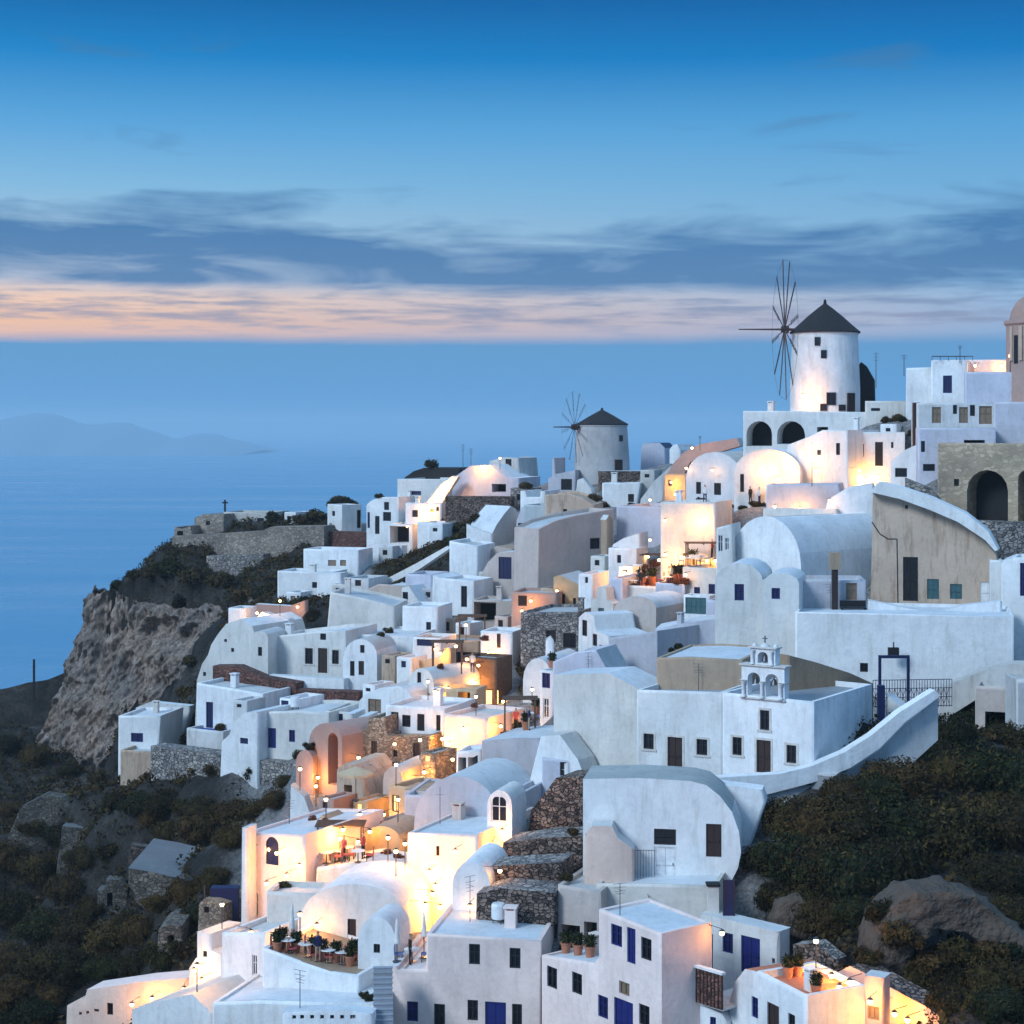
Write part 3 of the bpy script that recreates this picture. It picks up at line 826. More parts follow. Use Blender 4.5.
H('small pink round hut beside the pink half vault', [(296, 790)] + arc(296, 313, 762, 750, 6) + [(313, 790)], 139, 138.5, 4, m='rose', rm='rose')
H('beige ruined arch house with two yellow posts', [(336, 825), (336, 770), (344, 764), (354, 765), (361, 775), (366, 792), (366, 825)], 132, 131, 5, m='beige', rm='beige', par=0, o=[('v', 344, 785, 352, 812)])
H('thin pale stone post wall right of the ruined arch house', (367, 371, 764, 800), 133, 133, .6, m='beige', name='stone_wall', cat='wall', par=0)
H('grey vaulted shed above the warm lit cafe windows', [(383, 830)] + arc(383, 402, 780, 767, 6) + [(402, 830)], 131, 130.5, 5, m='greige', rm='roofg', o=[('n', 386, 797, 390, 812)])
H('narrow lamp lit cafe front with glowing windows', (388, 408, 785, 850), 126, 125, 4, m='ochre', rm='tan', o=[('L', 392, 795, 399, 812)])
H('white framed pergola house on the diagonal lane', [(455, 800), (456, 752), (480, 750), (481, 800)], 130, 129.5, 3, m='white', rm='roofw', o=[('v', 458, 757, 466, 785), ('v', 468, 757, 478, 785)])
H('plain blue white wall block above the rock terraces', [(479, 800), (481, 741), (512, 738), (541, 738), (541, 800)], 127, 125, 6, m='lilac', rm='roofw', par=0)
H('white low ramp wall curving down to the terraces', [(520, 800), (540, 736), (560, 735), (578, 760), (586, 780), (586, 800)], 123, 120, 2, m='clean', rm='roofw', name='stair_wall', cat='wall', par=0)
H('narrow blue doorway block above the dark rock terraces', (541, 578, 758, 800), 121.5, 120.5, 3, m='lilac', rm='roofw', o=[('k', 560, 762, 568, 776)])
H('sharp white triangular wall beside the hillside lane', [(289, 815), (290, 785), (304, 797), (318, 815)], 128, 127.5, 1, m='clean', name='parapet_wall', cat='wall', par=0)
# --- twin chapels
H('left twin chapel with a dark door between two stone framed windows', [(636, 790), (636, 690), (722, 692.5), (722, 790)], 117, 114.2, 5, m='clean', rm='plinth', name='chapel', cat='chapel', par=.35,
  o=[('s', 643.5, 733.5, 654, 749), ('N', 667.5, 737, 682.5, 774), ('s', 696.5, 739, 707.5, 755)])
H('right twin chapel under the arcaded bell gable with a brown door', [(721.5, 790), (721.5, 692.5), (813, 702), (813, 790)], 114, 110.5, bx=873, m='clean', rm='plinth', name='chapel', cat='chapel', par=.35,
  o=[('s', 732.5, 737, 742, 755), ('N', 756.5, 740, 771, 773), ('s', 786.5, 745, 796.5, 763), ('s', 760, 710, 769.5, 730)])
H('low tan house close behind the twin chapels with a pale flat roof', [(656, 705), (656, 658), (690, 657), (742, 660), (742, 705)], 119.8, 117.6, 8, m='tan', rm='roofw', par=.12)
H('tapering tan rear wall right of the bell gable', [(788, 715), (788, 655), (815, 662), (850, 673), (874, 684), (874, 715)], 117.2, 121.5, 1.2, m='tan', rm='roofg', name='parapet_wall', cat='wall', par=0)
H('curved white path wall descending from the chapels', [(706, 800), (712, 778), (780, 774), (812, 766), (845, 752), (872, 735), (900, 712), (935, 690), (940, 696), (905, 722), (880, 748), (850, 768), (815, 782), (765, 795), (760, 815)], 108.6, 111.5, .8, m='clean', rm='clean', name='parapet_wall', cat='wall', par=0, sink=0)
H('grey shaded retaining wall beneath the curved white path wall', [(765, 815), (766, 796), (815, 784), (850, 770), (880, 750), (905, 724), (938, 698), (938, 740), (905, 770), (850, 800), (800, 815)], 109.6, 112.4, .8, m='worn', rm='worn', name='retaining_wall', cat='wall', par=0)
H('white spur wall dropping from the path to the barrel house', [(690, 800), (700, 782), (762, 790), (766, 802), (757, 830), (742, 842), (730, 842)], 107.5, 106.5, 1.5, m='clean', rm='clean', name='parapet_wall', cat='wall', par=0)
H('white bright wall slab beside the blue metal gate', [(884, 722), (886, 695), (905, 710), (905, 722)], 121, 120, 1, m='clean', name='parapet_wall', cat='wall', par=0)
H('rounded white bank wall above the dark shrubs', [(905, 730), (912, 705), (940, 688), (985, 670), (1012, 664), (1040, 664), (1040, 690), (985, 694), (950, 716), (935, 730)], 128, 125, 2, m='worn', rm='worn', name='retaining_wall', cat='wall', par=0)
H('purple grey rendered cottage wall behind the shrubs', (975, 1022, 686, 735), 124, 123, 5, m='greige', rm='roofw', o=[('v', 985, 712, 1012, 735)])
H('slim weathered corner pillar wall at the right border', (1017, 1045, 680, 740), 119, 119, 3, m='worn')
# --- barrel house and terraces
H('great barrel fronted house with a dark transom door and long window', [(583, 905), (583, 779), (640, 778), (690, 781)] + [(706, 785), (720, 796), (732, 812), (739, 832), (741, 852), (738, 868), (732, 880), (732, 905)], 104.5, 103, 4.2, m='white', rm='roofg', par=0, o=[('k', 654, 829, 676, 845), ('g', 654.5, 847, 676, 881), ('n', 706, 824, 721.5, 857)])
H('low rendered bump at the left foot of the great barrel house', [(583, 895), (585, 835), (592, 826), (612, 826), (618, 838), (634, 850), (634, 895)], 102.8, 102.5, 1.5, m='pink', rm='roofw', par=0)
H('topmost dark dry stone terrace wall under the white ramp', [(524, 838), (530, 812), (545, 793), (556, 778), (583, 776), (583, 838)], 114, 112, 3, m='rubble', rm='rubble', name='stone_wall', cat='wall', par=0)
H('second dry stone terrace wall with a sagging ledge', [(498, 868), (502, 843), (540, 838), (582, 836), (582, 868)], 109, 107, 3, m='rubble', rm='greystone', name='stone_wall', cat='wall', par=0)
H('third dry stone terrace wall in the middle of the steps', [(486, 892), (488, 866), (530, 864), (562, 862), (562, 892)], 105, 103.5, 2.5, m='rubble', rm='greystone', name='stone_wall', cat='wall', par=0)
H('lowest dry stone terrace wall above the pink house roof', [(474, 925), (476, 894), (500, 888), (555, 893), (555, 925)], 102, 100.8, 2.5, m='rubble', rm='greystone', name='stone_wall', cat='wall', par=0)
# --- lamp lit centre
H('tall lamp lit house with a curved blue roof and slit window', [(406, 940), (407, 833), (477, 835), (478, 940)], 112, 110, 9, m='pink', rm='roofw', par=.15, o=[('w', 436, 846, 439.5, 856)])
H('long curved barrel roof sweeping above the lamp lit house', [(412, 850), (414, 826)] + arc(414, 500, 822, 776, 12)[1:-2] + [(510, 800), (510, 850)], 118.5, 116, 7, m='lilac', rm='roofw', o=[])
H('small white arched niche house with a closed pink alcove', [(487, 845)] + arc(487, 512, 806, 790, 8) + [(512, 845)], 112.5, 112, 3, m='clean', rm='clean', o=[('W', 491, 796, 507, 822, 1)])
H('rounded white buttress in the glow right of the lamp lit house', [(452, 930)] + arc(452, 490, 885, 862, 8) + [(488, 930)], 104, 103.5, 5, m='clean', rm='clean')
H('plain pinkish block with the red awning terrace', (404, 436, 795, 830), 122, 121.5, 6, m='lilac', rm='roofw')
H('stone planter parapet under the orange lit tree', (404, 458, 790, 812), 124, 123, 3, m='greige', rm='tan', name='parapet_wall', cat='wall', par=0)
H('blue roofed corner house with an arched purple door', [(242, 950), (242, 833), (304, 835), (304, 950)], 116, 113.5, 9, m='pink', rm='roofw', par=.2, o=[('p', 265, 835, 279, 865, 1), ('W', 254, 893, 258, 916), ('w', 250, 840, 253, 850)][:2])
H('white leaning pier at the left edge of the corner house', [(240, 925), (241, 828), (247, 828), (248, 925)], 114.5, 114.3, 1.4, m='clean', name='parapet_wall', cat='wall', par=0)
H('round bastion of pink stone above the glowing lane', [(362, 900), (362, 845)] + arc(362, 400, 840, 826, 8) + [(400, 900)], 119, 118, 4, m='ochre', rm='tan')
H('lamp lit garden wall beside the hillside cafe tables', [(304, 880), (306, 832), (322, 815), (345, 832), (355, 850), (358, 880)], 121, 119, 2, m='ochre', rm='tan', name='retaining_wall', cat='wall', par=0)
H('white low wall ramp below the cafe tables', [(312, 905), (316, 868), (362, 862), (412, 870), (412, 905)], 114, 112, 4, m='clean', rm='roofw', par=.2)
H('white dome shouldered house with a dark narrow door', [(296, 965), (298, 920)] + arc(302, 404, 915, 884, 12)[1:] + [(408, 965)], 107, 105.5, 6, m='clean', rm='clean', o=[('n', 347.5, 919, 356, 941)])
H('blue white courtyard wall with a teal plunge pool', (266, 318, 892, 945), 109, 108.5, 3, m='white', rm='roofw')
H('slim white tower with a domed cap and one square window', [(358, 995)] + arc(358, 395, 940, 917, 10) + [(395, 995)], 101.5, 101, 3, m='clean', rm='roofw', o=[('w', 373.5, 944, 380, 953)])
H('curved terrace wall with pink flower pots', [(262, 1000), (262, 948), (300, 962), (330, 972), (358, 976), (358, 1000)], 102, 99.5, 6, m='clean', rm='tan', name='retaining_wall', cat='wall', par=.2)
H('white cube house with a grey shutter left of the flower terrace', [(221, 1010), (221, 933), (264, 933), (264, 1010)], 106, 104.5, 5, m='clean', rm='roofw', o=[('W', 252, 955, 257, 975)])
H('broken white wall steps beside the glowing alley', [(186, 1010), (188, 970), (196, 958), (196, 932), (210, 934), (210, 950), (222, 955), (222, 1010)], 110, 108.5, 3, m='clean', par=0, o=[('k', 203, 951, 207, 957)])
H('small stone ruin tower above the broken white steps', [(196, 945), (198, 905), (205, 898), (214, 900), (222, 905), (222, 945)], 117, 116, 3, m='villastone', rm='tan', par=0, o=[('w', 204, 907, 209, 913)])
H('long pinkish garden wall at the bottom left corner', [(64, 1060), (66, 1006), (84, 997), (86, 990), (140, 982), (188, 978), (190, 1060)], 114, 111, 2, m='pink', rm='pink', name='retaining_wall', cat='wall', par=0, o=[('w', 107, 1003, 113, 1015), ('w', 79, 1012, 82, 1015), ('w', 86, 1011, 89, 1014), ('w', 94, 1009, 99, 1012)])
H('pitched blue white roof house at the bottom left', [(130, 1060), (131, 1010), (165, 1000), (192, 994), (212, 1014), (212, 1060)], 104, 101, 9, m='clean', rm='roofw', par=0)
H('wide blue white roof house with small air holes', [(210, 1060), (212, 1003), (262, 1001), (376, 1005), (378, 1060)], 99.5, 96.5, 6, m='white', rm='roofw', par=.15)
H('pierced white parapet with a row of square holes', [(281, 1060), (282, 1012), (345, 1010), (372, 1014), (374, 1060)], 94.5, 93.6, 1, m='clean', name='parapet_wall', cat='wall', par=0, o=[('w', 290 + 10 * k, 1015, 294 + 10 * k, 1019) for k in range(8)])
# --- foreground
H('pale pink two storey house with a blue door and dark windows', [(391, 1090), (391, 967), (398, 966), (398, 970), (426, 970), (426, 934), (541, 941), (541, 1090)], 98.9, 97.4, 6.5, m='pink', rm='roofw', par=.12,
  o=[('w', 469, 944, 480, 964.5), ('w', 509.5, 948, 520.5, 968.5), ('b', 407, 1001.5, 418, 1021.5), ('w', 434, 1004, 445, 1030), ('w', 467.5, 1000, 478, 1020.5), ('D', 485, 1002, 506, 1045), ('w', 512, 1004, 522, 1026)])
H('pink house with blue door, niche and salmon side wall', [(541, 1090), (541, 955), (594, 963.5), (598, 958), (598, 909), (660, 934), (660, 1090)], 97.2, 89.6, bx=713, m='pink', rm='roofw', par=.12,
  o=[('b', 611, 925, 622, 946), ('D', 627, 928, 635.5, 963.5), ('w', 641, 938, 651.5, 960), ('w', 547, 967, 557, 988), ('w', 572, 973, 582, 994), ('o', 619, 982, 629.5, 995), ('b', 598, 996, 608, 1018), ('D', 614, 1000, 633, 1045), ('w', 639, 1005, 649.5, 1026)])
H('white block with a dark open loggia behind the pink house', [(556, 960), (557, 885), (600, 892), (602, 960)], 101.5, 100.5, 7, m='greige', rm='roofw', par=.2, o=[('v', 561, 925, 580, 948), ('v', 584, 922, 597, 948)])
H('wide blue flat roofed house between barrel house and pink house', [(594, 945), (596, 884), (640, 884), (716, 886), (722, 945)], 102, 100, 5, m='white', rm='roofw', par=.15)
H('small white house with a royal blue door and blue shutter', [(700, 1020), (700, 913), (778, 932), (778, 1020)], 99.5, 96, bx=791, m='white', rm='roofw', par=.15, o=[('p', 702.5, 933, 713, 972), ('b', 722.5, 933, 733, 953), ('D', 741, 937, 760, 974), ('w', 773, 958.5, 776, 964)])
H('white angular house with a salmon side wall at the bottom right', [(725, 1090), (728, 1005), (735, 982), (745, 969), (756, 971), (805, 996), (805, 1090)], 91.5, 85.5, bx=868, m='clean', rm='terracotta', par=.35, o=[('b', 751.5, 997, 758, 1018), ('n', 767, 1004, 779, 1045), ('w', 788, 1014, 795, 1040)])
H('low white balcony wall under the brown lattice panel', [(692, 1090), (693, 1001), (722, 1014), (727, 1022), (727, 1090)], 91.5, 90.5, 2, m='clean', rm='roofw', par=0, o=[('b', 710, 1017, 716, 1035)])
H('glowing pink stone wall along the lamp lit lane', [(830, 1060), (832, 975), (850, 966), (870, 976), (895, 990), (925, 1006), (960, 1030), (960, 1060)], 90, 84, 1.5, m='salmon', rm='rubble', name='retaining_wall', cat='wall', par=0)
H('rubble garden wall with pale stones behind the red roof terrace', [(790, 985), (792, 945), (815, 943), (836, 960), (838, 985)], 94.5, 92.5, 1, m='rubble', rm='greystone', name='stone_wall', cat='wall', par=0)
H('small lamp niche block in the glowing lane', (864, 884, 975, 1045), 84.8, 84.3, 1, m='salmon', o=[('o', 866, 1004, 880, 1020)])
# --- valley ruins
H('little roofless grey ruin with a dark doorway on the left slope', [(97, 920), (97, 890), (104, 890), (106, 879), (120, 880), (128, 886), (128, 920)], None, None, 4, m='darkrubble', rm='roofdark', par=0, o=[('v', 107, 893, 112.5, 907)], name='stone_ruin', cat='ruin')
H('ruined hut with a black square window on the left slope', [(134, 900), (135, 884), (146, 880), (160, 882), (167, 893), (167, 905)], None, None, 4, m='darkrubble', rm='roofdark', par=0, o=[('v', 146.5, 885.5, 155, 896)], name='stone_ruin', cat='ruin')
H('long grey concrete roof of a sunken house on the left slope', [(128, 885), (128, 868), (152, 872), (178, 878), (200, 882), (200, 898)], None, None, 9, m='darkrubble', rm='roofdark', par=0)
H('dark stone field wall running above the sunken grey roof', [(128, 862), (130, 845), (170, 850), (222, 862), (222, 872)], None, None, 1, m='rubble', rm='darkrubble', name='stone_wall', cat='wall', par=0)
H('crumbling pale terrace wall at the upper left of the slope', [(0, 828), (20, 808), (44, 795), (62, 798), (80, 812), (80, 826)], None, None, 2, m='darkrubble', rm='darkrubble', name='stone_wall', cat='wall', par=0)
H('broken grey patio slab on the left slope', [(52, 842), (62, 826), (100, 830), (100, 842)], None, None, 5, m='darkrubble', rm='roofdark', par=0, name='stone_ruin', cat='ruin')
H('half buried grey cave house in the left bushes', [(155, 960), (158, 930), (166, 925), (182, 926), (186, 960)], None, None, 4, m='darkrubble', rm='darkrubble', par=0, name='stone_ruin', cat='ruin', o=[('v', 168, 936, 174, 944)])
# --- small annexes packed between the houses
for q in [
    ((286, 300, 592, 606), 203, 'o', 'tiny lean-to at the left foot of the flat white upper house', 'white'),
    ((331, 345, 584, 597), 203, 'w', 'small cube between the upper house and the hedge', 'clean'),
    ((352, 368, 607, 622), 185, 'w', 'low cube on the roof of the blank slanted wall', 'white'),
    ((374, 388, 601, 613), 186, 'k', 'grey rooftop hut above the blank slanted wall', 'worn'),
    ((420, 436, 588, 602), 186.5, 'w', 'small lilac annex right of the black window gable', 'lilac'),
    ((440, 454, 618, 632), 178, 'k', 'little cream annex at the foot of the slit window wall', 'beige'),
    ((455, 469, 623, 638), 174, 'n', 'small white annex with a brown door above the timber cafe', 'clean'),
    ((381, 394, 655, 668), 162, 'w', 'cream cube on the left edge of the blue roof wing', 'beige'),
    ((396, 411, 657, 672), 159, 'b', 'white cube with a blue window left of the sunken patio', 'clean'),
    ((362, 374, 684, 696), 155, 'w', 'small cube above the shuttered vaulted house', 'white'),
    ((494, 507, 616, 630), 172, 'k', 'narrow grey annex under the pinkish low house', 'greige'),
    ((506, 519, 628, 642), 167, 'w', 'little white cube left of the dark stone house', 'clean'),
    ((566, 579, 664, 676), 146, 'w', 'small lilac cube behind the flower pot terrace', 'lilac'),
    ((592, 606, 662, 674), 144, 'k', 'small white hut under the stepped gable', 'clean'),
    ((478, 492, 572, 586), 189, 'w', 'small grey annex below the white gabled house', 'worn'),
    ((540, 552, 588, 600), 174, 'w', 'cream hut beside the orange gable house', 'beige'),
    ((618, 632, 566, 578), 170, 'b', 'tiny blue windowed cube at the orange terrace steps', 'clean'),
    ((590, 604, 556, 570), 177, 'w', 'small cube at the right foot of the big beige house', 'white'),
    ((428, 442, 524, 536), 217, 'w', 'little white cube beside the dark hedge', 'clean'),
    ((378, 392, 546, 556), 217, 'k', 'small cube under the brown awning porch', 'worn'),
    ((305, 320, 640, 650), 173, 'w', 'small roof hut on the long blue white villa', 'white'),
    ((232, 246, 700, 712), 157, 'w', 'low annex on the roof of the stepped gable house', 'worn'),
    ((420, 434, 752, 766), 131, 'L', 'small stone annex with a lit window by the brown villa', 'villastone'),
    ((352, 366, 800, 816), 127, 'L', 'little ochre hut with a glowing window in the lane', 'ochre'),
    ((376, 390, 820, 836), 121, 'n', 'tiny rose hut above the pink bastion', 'rose'),
    ((318, 332, 798, 812), 126, 'k', 'low pinkish annex beside the triangular wall', 'rose'),
    ((880, 896, 424, 436), 173.5, 'w', 'small cube on the flat roof slab right of the windmill', 'clean'),
    ((640, 654, 470, 482), 214, 'w', 'little grey hut under the blue roofed house', 'worn'),
]:
    (x0, x1, yt, yb), dd, kk, ll, mm = q
    cx = x0 + (x1 - x0) * .5
    H(ll, (x0, x1, yt, yb + 4), dd, dd - .7, 3, m=mm, par=.18, gp=False, o=[(kk, cx - 2.4, yt + 4, cx + 2.4, yb - 1 if kk in 'kn' else yb - 4.5)])
# =================================================================== hillside height field
CTRL = [  # px, py, distance
    (512, 1062, 97), (700, 1062, 94), (400, 1062, 99), (880, 1045, 86), (1000, 1010, 84), (1000, 960, 92), (930, 935, 96), (1010, 880, 102), (930, 860, 105), (870, 900, 99), (800, 950, 95),
    (900, 800, 112), (790, 845, 105), (985, 800, 112), (1060, 800, 112), (850, 790, 110), (900, 730, 120), (980, 735, 121), (1060, 740, 121), (660, 905, 102),
    (740, 790, 112), (660, 790, 118), (850, 745, 118), (900, 712, 128), (1000, 705, 131), (1100, 700, 132), (930, 615, 140), (860, 620, 140), (930, 605, 148), (1050, 560, 152), (1000, 535, 158),
    (825, 412, 188), (790, 413, 190), (860, 414, 190), (770, 505, 170), (800, 500, 166), (850, 600, 151), (840, 612, 141), (950, 440, 175), (1040, 430, 170), (1000, 400, 190), (870, 490, 165), (880, 415, 185), (600, 476, 224), (560, 480, 226), (660, 462, 218), (700, 470, 205),
    (575, 600, 182), (650, 600, 168), (650, 560, 180), (700, 510, 180), (450, 505, 225), (420, 545, 216), (400, 560, 214), (440, 490, 240), (500, 490, 235), (330, 545, 238), (280, 575, 234), (230, 590, 232),
    (190, 540, 246), (250, 530, 252), (330, 520, 250), (180, 560, 244), (150, 575, 243), (100, 600, 246), (110, 600, 252), (130, 590, 262),
    (300, 605, 205), (250, 615, 205), (350, 600, 196), (230, 640, 190), (170, 650, 210), (200, 690, 190), (150, 715, 190), (120, 790, 178), (175, 722, 182),
    (320, 695, 168), (380, 700, 158), (240, 705, 166), (210, 745, 164), (480, 640, 172), (520, 690, 152), (560, 670, 158), (450, 740, 140), (500, 740, 132), (420, 770, 134),
    (350, 830, 128), (440, 830, 122), (330, 880, 118), (280, 930, 112), (400, 930, 106), (330, 1010, 100), (240, 1045, 104), (120, 1050, 112), (60, 1040, 118),
    (220, 790, 160), (170, 780, 172), (250, 830, 150), (180, 850, 180), (220, 880, 165), (230, 935, 140), (150, 915, 185), (110, 920, 190), (60, 800, 216), (30, 840, 212), (80, 845, 204),
    (20, 700, 262), (0, 720, 258), (30, 745, 252), (60, 765, 236), (100, 775, 222), (-60, 760, 250), (0, 900, 190), (50, 950, 170), (0, 1000, 150), (100, 975, 150), (-80, 1000, 160), (150, 965, 140), (50, 1015, 135),
    (555, 800, 118), (540, 870, 108), (510, 925, 102), (480, 800, 122),
]
XYZ = []      # extra points in metres: x, y, z above the sea
for x, y, z in [(-90, 300, 60), (-140, 260, 20), (-140, 180, 25), (-110, 120, 40), (-60, 70, 60), (-40, 75, 75), (0, 72, 82), (40, 68, 92), (80, 90, 112), (100, 140, 122), (100, 200, 128), (60, 240, 118),
                (30, 250, 112), (0, 262, 100), (-30, 280, 85), (-60, 290, 78), (0, 300, 40), (50, 300, 60), (100, 300, 80), (0, 360, -12), (80, 380, -12), (-80, 360, -12), (-160, 340, -12), (-190, 240, -12), (-190, 140, -12), (120, 420, -12),
                (-45, 285, 90), (-50, 268, 108), (-30, 262, 110), (60, 75, 98), (-70, 120, 70)]:
    XYZ.append((x, y, z))


def fit_ground():
    P = [tuple(W(*c)) for c in CTRL] + XYZ
    for S in SPECS:
        if not S['gp'] or S['sink'] == 0 or S['dA'] is None:
            continue
        poly = S['poly']
        if isinstance(poly, tuple):
            poly = [(poly[0], poly[3]), (poly[1], poly[3])]
        yb = max(p[1] for p in poly)
        xs = [p[0] for p in poly]
        dA = S['dA']
        dB = S['dB'] or dA
        c = W((min(xs) + max(xs)) / 2, yb, (dA + dB) / 2)
        P.append((c[0], c[1], c[2] - .3))
    P = np.array(P)
    return P


GP = fit_ground()
GX0, GX1, GY0, GY1, GS = -190., 125., 56., 400., 1.0
nx, ny = int((GX1 - GX0) / GS) + 1, int((GY1 - GY0) / GS) + 1
gx = np.linspace(GX0, GX1, nx)
gy = np.linspace(GY0, GY1, ny)
XX, YY = np.meshgrid(gx, gy)
num = np.zeros_like(XX)
den = np.zeros_like(XX)
for x, y, z in GP:
    d2 = (XX - x) ** 2 + (YY - y) ** 2 + 4.
    w = d2 ** -2.2
    num += w * z
    den += w
ZZ = num / den


def smooth(Z, k):
    for _ in range(k):
        Z = (Z + np.roll(Z, 1, 0) + np.roll(Z, -1, 0) + np.roll(Z, 1, 1) + np.roll(Z, -1, 1)) / 5
    return Z


def vnoise(X, Y, s, seed):
    r = np.random.default_rng(seed).random((64, 64))
    u, v = X / s, Y / s
    i, j = np.floor(u).astype(int), np.floor(v).astype(int)
    a, b = u - i, v - j
    a, b = a * a * (3 - 2 * a), b * b * (3 - 2 * b)
    g = lambda p, q: r[p % 64, q % 64]
    return (g(i, j) * (1 - a) + g(i + 1, j) * a) * (1 - b) + (g(i, j + 1) * (1 - a) + g(i + 1, j + 1) * a) * b - .5


ZZ = smooth(ZZ, 2)
# the built-up part stays smooth, the wild slopes are rough
PXX = 512 + F * XX / YY
PYY = HZ + (CH - ZZ) * F / YY
wild = np.clip((258 - PXX) / 40, 0, 1)
wild = np.maximum(wild, ((PXX < 345) & (PYY < 628) & (PYY > 575)) * 1.)
lush = ((PXX > 372) & (PXX < 452) & (PYY > 534) & (PYY < 596) & (YY > 190)) | ((PXX > 436) & (PXX < 486) & (PYY > 496) & (PYY < 548)) | ((PXX > 520) & (PXX < 580) & (PYY > 640) & (PYY < 692))
lush = lush | ((PXX < 345) & (PYY < 660) & (YY > 205))
wild = np.maximum(wild, lush * 1.)
wild = np.maximum(wild, np.clip((PXX - 775) / 40, 0, 1) * np.clip((PYY - 700) / 40, 0, 1) * np.clip((125 - YY) / 8, 0, 1))
wild = np.maximum(wild, np.clip((YY - 255) / 12, 0, 1))
wild = np.maximum(wild, np.clip((75 - YY) / 8, 0, 1))
rough = sum(vnoise(XX, YY, s, 3 + k) * a for k, (s, a) in enumerate(((17, 3.), (7, 1.8), (3.1, 1.), (1.5, .5))))
ZZ = ZZ + rough * wild * .9
CLIFF = [(92, 597, 262, 26, 735, 268), (93, 598, 250, 27, 740, 254), (100, 598, 245, 34, 756, 242), (116, 600, 241, 55, 768, 234), (135, 603, 238, 78, 776, 228), (158, 606, 236, 102, 780, 220),
         (180, 609, 233, 126, 778, 212), (205, 612, 230, 150, 765, 206), (235, 613, 226, 180, 745, 203), (262, 612, 222, 215, 722, 200)]
_T = [W(*c[:3]) for c in CLIFF]
_B = [W(*c[3:]) for c in CLIFF]
_yt = np.interp(XX, [-76] + [p.x for p in _T[2:]], [262] + [p.y for p in _T[2:]])
_yb = np.interp(XX, [p.x for p in _B[1:]], [p.y for p in _B[1:]])
_zb = np.interp(XX, [p.x for p in _B[1:]], [p.z for p in _B[1:]])
_m = (XX > -78) & (XX < -36) & (YY < _yt + .5) & (YY > _yb - 1)
ZZ = np.where(_m, np.minimum(ZZ, _zb - .5), ZZ)
_m = (XX <= _T[2].x - 1) & (XX > -85) & (YY > 240) & (YY < 275)
ZZ = np.where(_m, np.minimum(ZZ, _B[1].z - 1), ZZ)


def gz(x, y):
    i = (y - GY0) / GS
    j = (x - GX0) / GS
    i = min(max(i, 0), ny - 1.001)
    j = min(max(j, 0), nx - 1.001)
    a, b = int(i), int(j)
    u, v = i - a, j - b
    return float((ZZ[a, b] * (1 - v) + ZZ[a, b + 1] * v) * (1 - u) + (ZZ[a + 1, b] * (1 - v) + ZZ[a + 1, b + 1] * v) * u)


def hit(px, py, d0=66.):
    """where a sight line meets the hillside"""
    d = d0
    while d < 380:
        p = W(px, py, d)
        if p[2] < gz(p[0], p[1]):
            return p
        d += .5
    return None


def build_ground():
    V = np.stack([XX, YY, ZZ], -1).reshape(-1, 3)
    idx = np.arange(nx * ny).reshape(ny, nx)
    Q = np.stack([idx[:-1, :-1], idx[:-1, 1:], idx[1:, 1:], idx[1:, :-1]], -1).reshape(-1, 4)
    me = bpy.data.meshes.new('hillside')
    me.vertices.add(len(V))
    me.vertices.foreach_set('co', V.ravel())
    me.loops.add(Q.size)
    me.loops.foreach_set('vertex_index', Q.ravel())
    me.polygons.add(len(Q))
    me.polygons.foreach_set('loop_start', np.arange(0, Q.size, 4))
    me.polygons.foreach_set('loop_total', np.full(len(Q), 4))
    me.update()
    me.polygons.foreach_set('use_smooth', [True] * len(Q))
    at = me.attributes.new('wild', 'FLOAT', 'POINT')
    at.data.foreach_set('value', wild.ravel().astype(np.float32))
    m, nt, b = newmat('ground')
    L = nt.links.new
    P = objcoord(nt)
    n1 = nd(nt, 'ShaderNodeTexNoise', i_Scale=.18, i_Detail=9., i_Roughness=.68)
    L(P, n1.inputs['Vector'])
    n2 = nd(nt, 'ShaderNodeTexNoise', i_Scale=1.6, i_Detail=6., i_Roughness=.7)
    L(P, n2.inputs['Vector'])
    w = ramp(nt, [(.34, (.016, .013, .009)), (.46, (.045, .036, .025)), (.56, (.085, .07, .056)), (.68, (.17, .15, .13))], n1.outputs['Fac'])
    w2 = ramp(nt, [(.3, (.45, .45, .45)), (.7, (1.3, 1.3, 1.3))], n2.outputs['Fac'])
    wc = mixc(nt, 1., w.outputs[0], w2.outputs[0], 'MULTIPLY')
    p = ramp(nt, [(.3, (.30, .28, .27)), (.6, (.58, .56, .55))], n2.outputs['Fac'])
    a = nd(nt, 'ShaderNodeAttribute', attribute_name='wild')
    L(mixc(nt, a.outputs['Fac'], p.outputs[0], wc), b.inputs['Base Color'])
    b.inputs['Roughness'].default_value = .95
    n6 = nd(nt, 'ShaderNodeTexNoise', i_Scale=4.5, i_Detail=8., i_Roughness=.8)
    L(P, n6.inputs['Vector'])
    sm = nt.nodes.new('ShaderNodeMath')
    sm.operation = 'ADD'
    L(n2.outputs['Fac'], sm.inputs[0])
    L(n6.outputs['Fac'], sm.inputs[1])
    r6 = ramp(nt, [(.36, (.35, .34, .33)), (.52, (1, 1, 1)), (.68, (1.7, 1.65, 1.6))], n6.outputs['Fac'])
    L(mixc(nt, 1., b.inputs['Base Color'].links[0].from_socket, r6.outputs[0], 'MULTIPLY'), b.inputs['Base Color'])
    bp = nd(nt, 'ShaderNodeBump', i_Strength=1., i_Distance=.9)
    L(sm.outputs[0], bp.inputs['Height'])
    L(bp.outputs[0], b.inputs['Normal'])
    me.materials.append(m)
    o = bpy.data.objects.new('hillside', me)
    link(o)
    tag(o, 'rough brown hillside under the village', None, None, 'structure')


